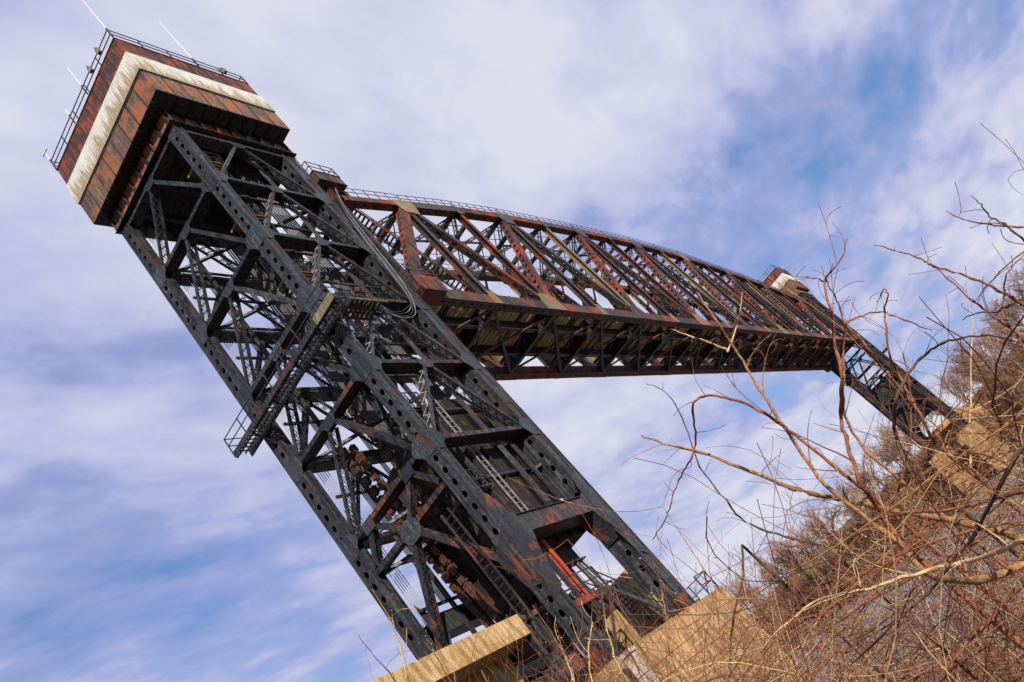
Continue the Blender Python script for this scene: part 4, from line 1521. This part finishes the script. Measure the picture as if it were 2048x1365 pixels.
TREES = [bare_tree(11 + k, 12 + 1.2 * (k % 3), (0.8, 1.0, 1.2, 0.9, 1.1)[k]) for k in range(5)]
rt = random.Random(5)
spots = []
for k in range(46):
    spots.append((rt.uniform(10, 60), 14 + 120 * (k / 46) ** 1.1 + rt.uniform(-2, 2), 'left'))
for k in range(44):
    spots.append((rt.uniform(14, 75), 0 - 62 * (k / 44) + rt.uniform(-2, 2), 'right'))
for k in range(14):
    spots.append((rt.uniform(45, 90), rt.uniform(-6, 24), 'behind'))
TL = {'left': 'bare brown tree in the wood along the far bank, left of the distant tower',
      'right': 'bare brown tree on the wooded hillside right of the distant tower',
      'behind': 'bare brown tree behind the distant tower'}
for dx, y, side in spots:
    x = shore(y) + dx
    if side != 'left' and -4 < y < 12 and dx < 48:
        y = -7 - rt.random() * 4
    z = ground_z(x, y)
    a, b = rt.choice(TREES)
    r_ = bpy.data.objects.new('bare_tree', None)
    COL.objects.link(r_)
    r_.location = (x, y, z)
    r_.rotation_euler = (rt.uniform(-0.06, 0.06), rt.uniform(-0.06, 0.06), rt.uniform(0, 6.28))
    sc_ = rt.uniform(0.75, 1.15) * (1.25 if side == 'left' and y > 60 else 1.0)
    r_.scale = (sc_, sc_, sc_)
    tag(r_, TL[side], 'tree', TL[side].split('tree ')[1])
    for nm, me in (('trunk', a), ('crown', b)):
        o = bpy.data.objects.new(nm, me)
        COL.objects.link(o)
        o.parent = r_
# undergrowth on the far slope
rb = random.Random(8)
for nm, mt, cnt in (('underbrush', BRUSH, 11000), ('underbrush', TWIG, 11000)):
    m_ = MB()
    for k in range(cnt):
        y = rb.uniform(-75, 190) if rb.random() < 0.5 else rb.uniform(-45, 45)
        dx = rb.uniform(-1.5, 75) * rb.random() ** 0.7 + 0.6
        x = shore(y) + dx
        if -4.4 < y < 11.5 and dx < 34:
            continue
        z = ground_z(x, y)
        if z < WATER_Z - 0.2:
            continue
        hh = rb.uniform(1.0, 3.2) * (1.5 if mt is TWIG else 1)
        for q in range(5):
            a = rb.uniform(0, 6.28)
            l_ = rb.uniform(0.2, 0.7) * hh
            p = V((x + rb.uniform(-0.5, 0.5), y + rb.uniform(-0.5, 0.5), z - 0.2))
            e = p + V((math.cos(a) * l_, math.sin(a) * l_, hh * rb.uniform(0.6, 1)))
            wv = V((-math.sin(a), math.cos(a), 0.2)) * 0.06
            md = (p + e) / 2 + V((0, 0, 0.15 * hh))
            m_.poly([p - wv, p + wv, md + wv * 0.8, md - wv * 0.8])
            m_.poly([md - wv * 0.8, md + wv * 0.8, e])
    o = obj(nm, m_, mt, kind='stuff')
    tag(o, 'dry tan brush covering the far bank' if mt is BRUSH else 'purplish brown saplings and twigs covering the far bank', 'undergrowth')

# ------------------------------------------------------------------ foreground brambles
rg = random.Random(21)


def wander(p, d, L, r, n, curl, droop=0.0):
    pts, rads = [V(p)], [r]
    d = V(d).normalized()
    ax = V((rg.uniform(-1, 1), rg.uniform(-1, 1), rg.uniform(-1, 1))).normalized()
    for k in range(n):
        d = (d + ax.cross(d) * (curl * rg.uniform(0.2, 1.0)) + V((rg.uniform(-1, 1), rg.uniform(-1, 1), rg.uniform(-1, 1))) * 0.10 + V((0, 0, -droop))).normalized()
        pts.append(pts[-1] + d * (L / n))
        rads.append(max(r * (1 - 0.75 * (k + 1) / n), 0.0012))
    return pts, rads


def buds(mb, pts, n, s=0.0048):
    for k in range(n):
        f = rg.uniform(0.2, 1.0) * (len(pts) - 1)
        i = min(int(f), len(pts) - 2)
        p = pts[i] + (pts[i + 1] - pts[i]) * (f - i)
        d = V((rg.uniform(-1, 1), rg.uniform(-1, 1), rg.uniform(0, 1.4))).normalized()
        c = d.orthogonal().normalized() * (s * 0.45)
        g2 = d.cross(c)
        q = p + d * s
        tip = p + d * (s * 2.4)
        m0 = [q + c, q + g2, q - c, q - g2]
        for j in range(4):
            mb.poly([p, m0[(j + 1) % 4], m0[j]])
            mb.poly([m0[j], m0[(j + 1) % 4], tip])


def polar(az, d, z):
    return V((CAM.x + math.cos(az) * d, CAM.y + math.sin(az) * d, z))


# hand-placed saplings and canes: photo line, distance at both ends, thickness, bark, label
BR = [
    ([(1285, 872), (1340, 893), (1400, 905), (1500, 945), (1600, 985), (1690, 1000), (1830, 1030), (1960, 1055), (2060, 1090)], 4.2, 3.0, 13, BARK, 'long tan sapling stem crossing the brambles from the right edge, nearly level'),
    ([(1395, 585), (1430, 640), (1480, 710), (1520, 780), (1560, 845), (1640, 955), (1720, 1030), (1800, 1090), (1860, 1150), (1960, 1163), (2060, 1128)], 4.4, 2.6, 12, BARK, 'thick tan sapling rising in front of the span, its base curving to the right edge'),
    ([(1340, 658), (1400, 680), (1457, 702)], 4.5, 4.2, 4, BARKP, 'thin pale side twig pointing left below the span'),
    ([(1485, 585), (1480, 620), (1472, 660), (1457, 702)], 4.5, 4.2, 4, BARKP, 'thin pale side twig rising in front of the bottom chord'),
    ([(1308, 1080), (1335, 1035), (1340, 1000), (1355, 960), (1380, 920), (1392, 890), (1388, 850), (1386, 813), (1414, 793), (1460, 797), (1515, 822), (1570, 852), (1625, 896), (1698, 955), (1760, 1010)], 4.0, 3.4, 7, BARKR, 'red brown cane hooking over into an arch left of the brambles'),
    ([(1290, 767), (1335, 790), (1370, 850), (1400, 930), (1450, 1000), (1490, 1040), (1570, 1070), (1650, 1090)], 4.2, 3.6, 5, BARKD, 'thin dark vine slanting down under the span with curled tendrils'),
    ([(1697, 478), (1685, 510), (1668, 540), (1653, 562), (1655, 613), (1663, 645), (1669, 682), (1680, 740), (1683, 838), (1691, 876), (1720, 960), (1765, 1030), (1800, 1090)], 4.0, 3.2, 9, BARKR, 'tall dark red sapling forking in front of the far end of the span'),
    ([(1602, 556), (1630, 556), (1653, 562)], 4.05, 4.0, 4, BARKR, 'short twig pointing left at the fork of the tall red sapling'),
    ([(1642, 534), (1655, 565), (1672, 600), (1692, 645), (1730, 690), (1770, 745), (1830, 810)], 4.1, 3.5, 5, BARKR, 'slender red twig crossing the tall forked sapling'),
    ([(1867, 660), (1843, 654), (1799, 638), (1757, 626), (1716, 632), (1694, 649), (1690, 690), (1684, 749), (1690, 830), (1730, 900)], 3.9, 3.5, 6, BARK, 'tan cane arching over beside the far end of the span'),
    ([(1751, 611), (1767, 581), (1773, 592), (1767, 619), (1776, 657), (1783, 708), (1800, 750), (1840, 830), (1870, 890)], 3.9, 3.4, 6, BARKR, 'red brown cane with a sharply hooked tip against the blue sky'),
    ([(2048, 690), (1995, 674), (1940, 674), (1890, 685), (1850, 712), (1815, 745), (1795, 800), (1790, 860), (1810, 930)], 3.3, 3.2, 8, BARKD, 'dark cane bending in a wide arch right of the far tower'),
    ([(1748, 488), (1801, 504), (1845, 520), (1871, 532), (1935, 554), (1994, 580), (2060, 614)], 3.6, 2.8, 6, BARKR, 'thin red twig reaching left from the right edge, the middle one of the upper three'),
    ([(1850, 522), (1875, 541), (1902, 565), (1946, 598), (1977, 628), (2023, 661), (2060, 690)], 3.55, 2.8, 5, BARKR, 'thin red twig forking downward from the upper right twigs'),
    ([(1891, 425), (1928, 436), (1990, 449), (2060, 458)], 3.2, 2.7, 5, BARKR, 'thin twig reaching left from the right edge, highest but one'),
    ([(1941, 391), (1959, 411), (1977, 427), (2005, 446), (2060, 486)], 3.2, 2.7, 5, BARKD, 'topmost thin dark twig at the right edge against blue sky'),
    ([(1955, 602), (1990, 556), (2060, 495)], 3.2, 2.8, 4, BARKR, 'thin twig slanting up to the right edge across the others'),
    ([(2060, 500), (2016, 549), (2009, 589), (2007, 622), (2016, 648), (2034, 675), (2055, 720)], 3.1, 2.8, 6, BARKR, 'upright curved red cane near the right edge above the hill'),
    ([(1922, 641), (1957, 629), (1990, 624), (2012, 617), (2060, 590)], 3.2, 2.9, 5, BARKD, 'dark twig with a forked tip left of the hillside wood'),
    ([(1560, 1100), (1640, 1080), (1760, 1040), (1880, 1020), (1980, 1000), (2060, 985)], 3.4, 2.8, 7, BARKR, 'red cane lying almost level across the middle of the brambles'),
    ([(1500, 1330), (1560, 1260), (1640, 1200), (1720, 1185), (1830, 1150), (1950, 1120), (2060, 1080)], 3.2, 2.5, 9, BARKP, 'pale tan stem lying across the lower brambles'),
    ([(1700, 1330), (1790, 1250), (1860, 1180), (1950, 1060), (2030, 930), (2070, 860)], 3.0, 2.6, 10, BARKD, 'dark stout stem leaning right in the lower right brambles'),
    ([(1460, 1365), (1465, 1290), (1470, 1220), (1485, 1150), (1480, 1090)], 3.6, 3.9, 7, BARKD, 'dark upright stem in front of the concrete pier'),
    ([(717, 1273), (746, 1312), (782, 1355), (810, 1400)], 3.8, 3.6, 4, BARKD, 'lone dark twig tip at the bottom, furthest left'),
    ([(785, 1189), (787, 1242), (801, 1312), (818, 1380)], 3.6, 3.4, 4, BARKP, 'pale budding twig standing in front of the back leg foot'),
    ([(842, 1250), (864, 1297), (903, 1370)], 3.7, 3.5, 4, BARKD, 'dark budding twig crossing the concrete girder'),
    ([(1112, 1246), (1121, 1297), (1150, 1370)], 3.6, 3.4, 4, BARKP, 'pale budding twig in front of the main leg base'),
    ([(1190, 1190), (1184, 1250), (1178, 1310), (1190, 1380)], 3.6, 3.4, 4, BARKP, 'pale budding twig below the service platform, left of a pair'),
    ([(1203, 1187), (1215, 1254), (1230, 1310), (1250, 1380)], 3.7, 3.4, 4, BARKP, 'pale budding twig below the service platform, right of a pair'),
    ([(1310, 1130), (1325, 1180), (1330, 1240), (1345, 1310), (1370, 1380)], 3.6, 3.3, 4, BARK, 'tan budding twig in front of the stair and pier corner'),
]
for pix, d0, d1, thick, mt, lab in BR:
    n = len(pix)
    raw = []
    for k, (x, y) in enumerate(pix):
        f = k / (n - 1)
        raw.append(at(x, y, d0 + (d1 - d0) * f + 0.12 * math.sin(2.3 * k + d0 * 5)))
    raw = [p + V((rg.uniform(-1, 1), rg.uniform(-1, 1), rg.uniform(-1, 1))) * 0.006 for p in raw]
    pts = [p + V((rg.uniform(-1, 1), rg.uniform(-1, 1), rg.uniform(-1, 1))) * 0.0035 for p in bez(raw, 5)]
    end = pts[-1]
    gz_ = ground_z(end.x, end.y) - 0.1
    side = RT * 0.5 - UP * 0.35
    tail = bez([pts[-2], end, end + V((side.x * 0.5, side.y * 0.5, (gz_ - end.z) * 0.45)), V((end.x + side.x, end.y + side.y, gz_))], 5)[6:]
    if 'twig pointing' in lab or 'side twig' in lab or 'fork' in lab and thick < 6:
        tail = []
    pts = pts + tail
    m = len(pts)
    dm = (d0 + d1) / 2
    rmax = thick / 2 * dm / FPX * 0.95
    rads = [max(0.0013, rmax * (0.22 + 0.78 * (k / (m - 1)) ** 0.7)) for k in range(m)]
    rads = [r * (1.25 if k % 6 == 3 else 1.0) for k, r in enumerate(rads)]
    base = pts[-1]
    root = thing('bare_sapling' if thick > 8 else 'bare_cane', base, lab, 'sapling' if thick > 8 else 'cane', 'foreground brambles')
    m_ = MB()
    m_.tube(pts, rads, 7)
    obj('stem', m_, mt, root, smooth=True)
    tw, bd = MB(), MB()
    for k in range(4, m - 4, 3 if 'budding' in lab else 4):
        if rg.random() < (0.35 if 'budding' in lab else 0.72):
            d = (pts[k] - pts[k + 1]).normalized()
            e = V((rg.uniform(-1, 1), rg.uniform(-1, 1), rg.uniform(-0.6, 1))).normalized()
            L = rg.uniform(0.04, 0.2) * (1.9 if thick > 8 else 1)
            p2, r2 = wander(pts[k], d * 0.8 + e * 0.8, L, rads[k] * 0.42, 6, 0.25)
            tw.tube(p2, r2, 4)
            if L > 0.3:
                for q in range(2):
                    p3, r3 = wander(p2[3 + q], (p2[4] - p2[3]).normalized() + e.cross(d) * (1 - 2 * q), L * 0.4, r2[3] * 0.6, 5, 0.5)
                    tw.tube(p3, r3, 3)
    if tw.v:
        obj('twig', tw, mt, root, kind='stuff')
    buds(bd, pts[:max(6, m - len(tail))], 30 if 'budding' in lab else 5)
    obj('bud', bd, BUD, root, kind='stuff')

# the tangle itself, uncountable
def el_top(azd):
    if azd < 8:
        return 3.0
    if azd < 26:
        return 3.0 - 2.6 * (azd - 8) / 18
    return 0.4 + 7.5 * min(1, (azd - 26) / 15)


def trim(pts, rads, azd):
    """canes browsed and broken off at a natural height"""
    n_ = len(pts)
    for i, p in enumerate(pts):
        v = p - CAM
        if math.degrees(math.atan2(v.z, math.hypot(v.x, v.y))) > el_top(azd) + 5.5:
            n_ = i
            break
    n_ = max(n_, 2)
    return pts[:n_], rads[:n_]


bt = MB()
for nm, mt, cnt, r0_ in (('bramble_thicket', BARK, 520, 0.0032), ('bramble_thicket', BARKR, 1400, 0.0025), ('bramble_thicket', BARKD, 520, 0.0028), ('bramble_thicket', BARKP, 420, 0.0024)):
    m_ = MB()
    for k in range(cnt + cnt // 2):
        azd = rg.uniform(-4, 46) if k < cnt else rg.uniform(31, 47)
        d = rg.uniform(2.6, 9.5) if k < cnt else rg.uniform(4.5, 10)
        az = math.radians(azd)
        gx = polar(az, d, 0)
        gz_ = ground_z(gx.x, gx.y)
        top = CAM.z + d * math.tan(math.radians(el_top(azd) + min(3.0, rg.gauss(-2.6 if azd < 26 else -2.2, 2.4))))
        hgt = max(0.35, top - gz_)
        if 3 < azd < 19 and rg.random() < 0.35:
            continue
        p = V((gx.x, gx.y, gz_))
        a = rg.uniform(0, 6.28)
        lean = rg.uniform(0.1, 1.2)
        L = hgt * rg.uniform(0.9, 1.2)
        pts, rads = wander(p, (math.cos(a) * lean, math.sin(a) * lean, 1.0), L, r0_ * rg.uniform(0.5, 1.5) * (0.6 + d / 9), 10, 0.16, 0.05 * lean)
        pts, rads = trim(pts, rads, azd)
        m_.tube(pts, rads, 4, cap=False)
        for q in range(rg.randint(5, 10) if len(pts) > 4 else 0):
            i = rg.randint(min(3, len(pts) - 1), len(pts) - 1)
            e = V((rg.uniform(-1, 1), rg.uniform(-1, 1), rg.uniform(-0.5, 1)))
            p2, r2 = wander(pts[i], e, rg.uniform(0.15, 0.7), rads[i] * 0.6, 6, 0.3)
            m_.tube(p2, r2, 3, cap=False)
            if rg.random() < 0.12:
                buds(bt, p2, 4)
    # arching runners lying across the tangle
    for k in range(cnt // 6):
        azd = rg.uniform(0, 40)
        d = rg.uniform(2.8, 7)
        p = polar(math.radians(azd), d, 0)
        p.z = max(ground_z(p.x, p.y) + 0.1, CAM.z + d * math.tan(math.radians(el_top(azd) - rg.uniform(1, 14))))
        a = rg.uniform(0, 6.28)
        pts, rads = wander(p, (math.cos(a), math.sin(a), rg.uniform(-0.2, 0.35 if azd < 22 else 0.1)), rg.uniform(0.6, 2.0 if azd < 22 else 1.1), r0_ * rg.uniform(0.7, 1.6), 12, 0.2, 0.04)
        pts, rads = trim(pts, rads, azd)
        m_.tube(pts, rads, 4, cap=False)
    o = obj(nm, m_, mt, kind='stuff')
    tag(o, {BARK: 'tan', BARKR: 'red brown', BARKD: 'dark', BARKP: 'pale straw coloured'}[mt] + ' canes of the bramble tangle filling the lower right foreground', 'brambles')
o = obj('leaf_buds', bt, BUD, kind='stuff')
tag(o, 'small yellow green buds dotted over the bramble tangle', 'buds')
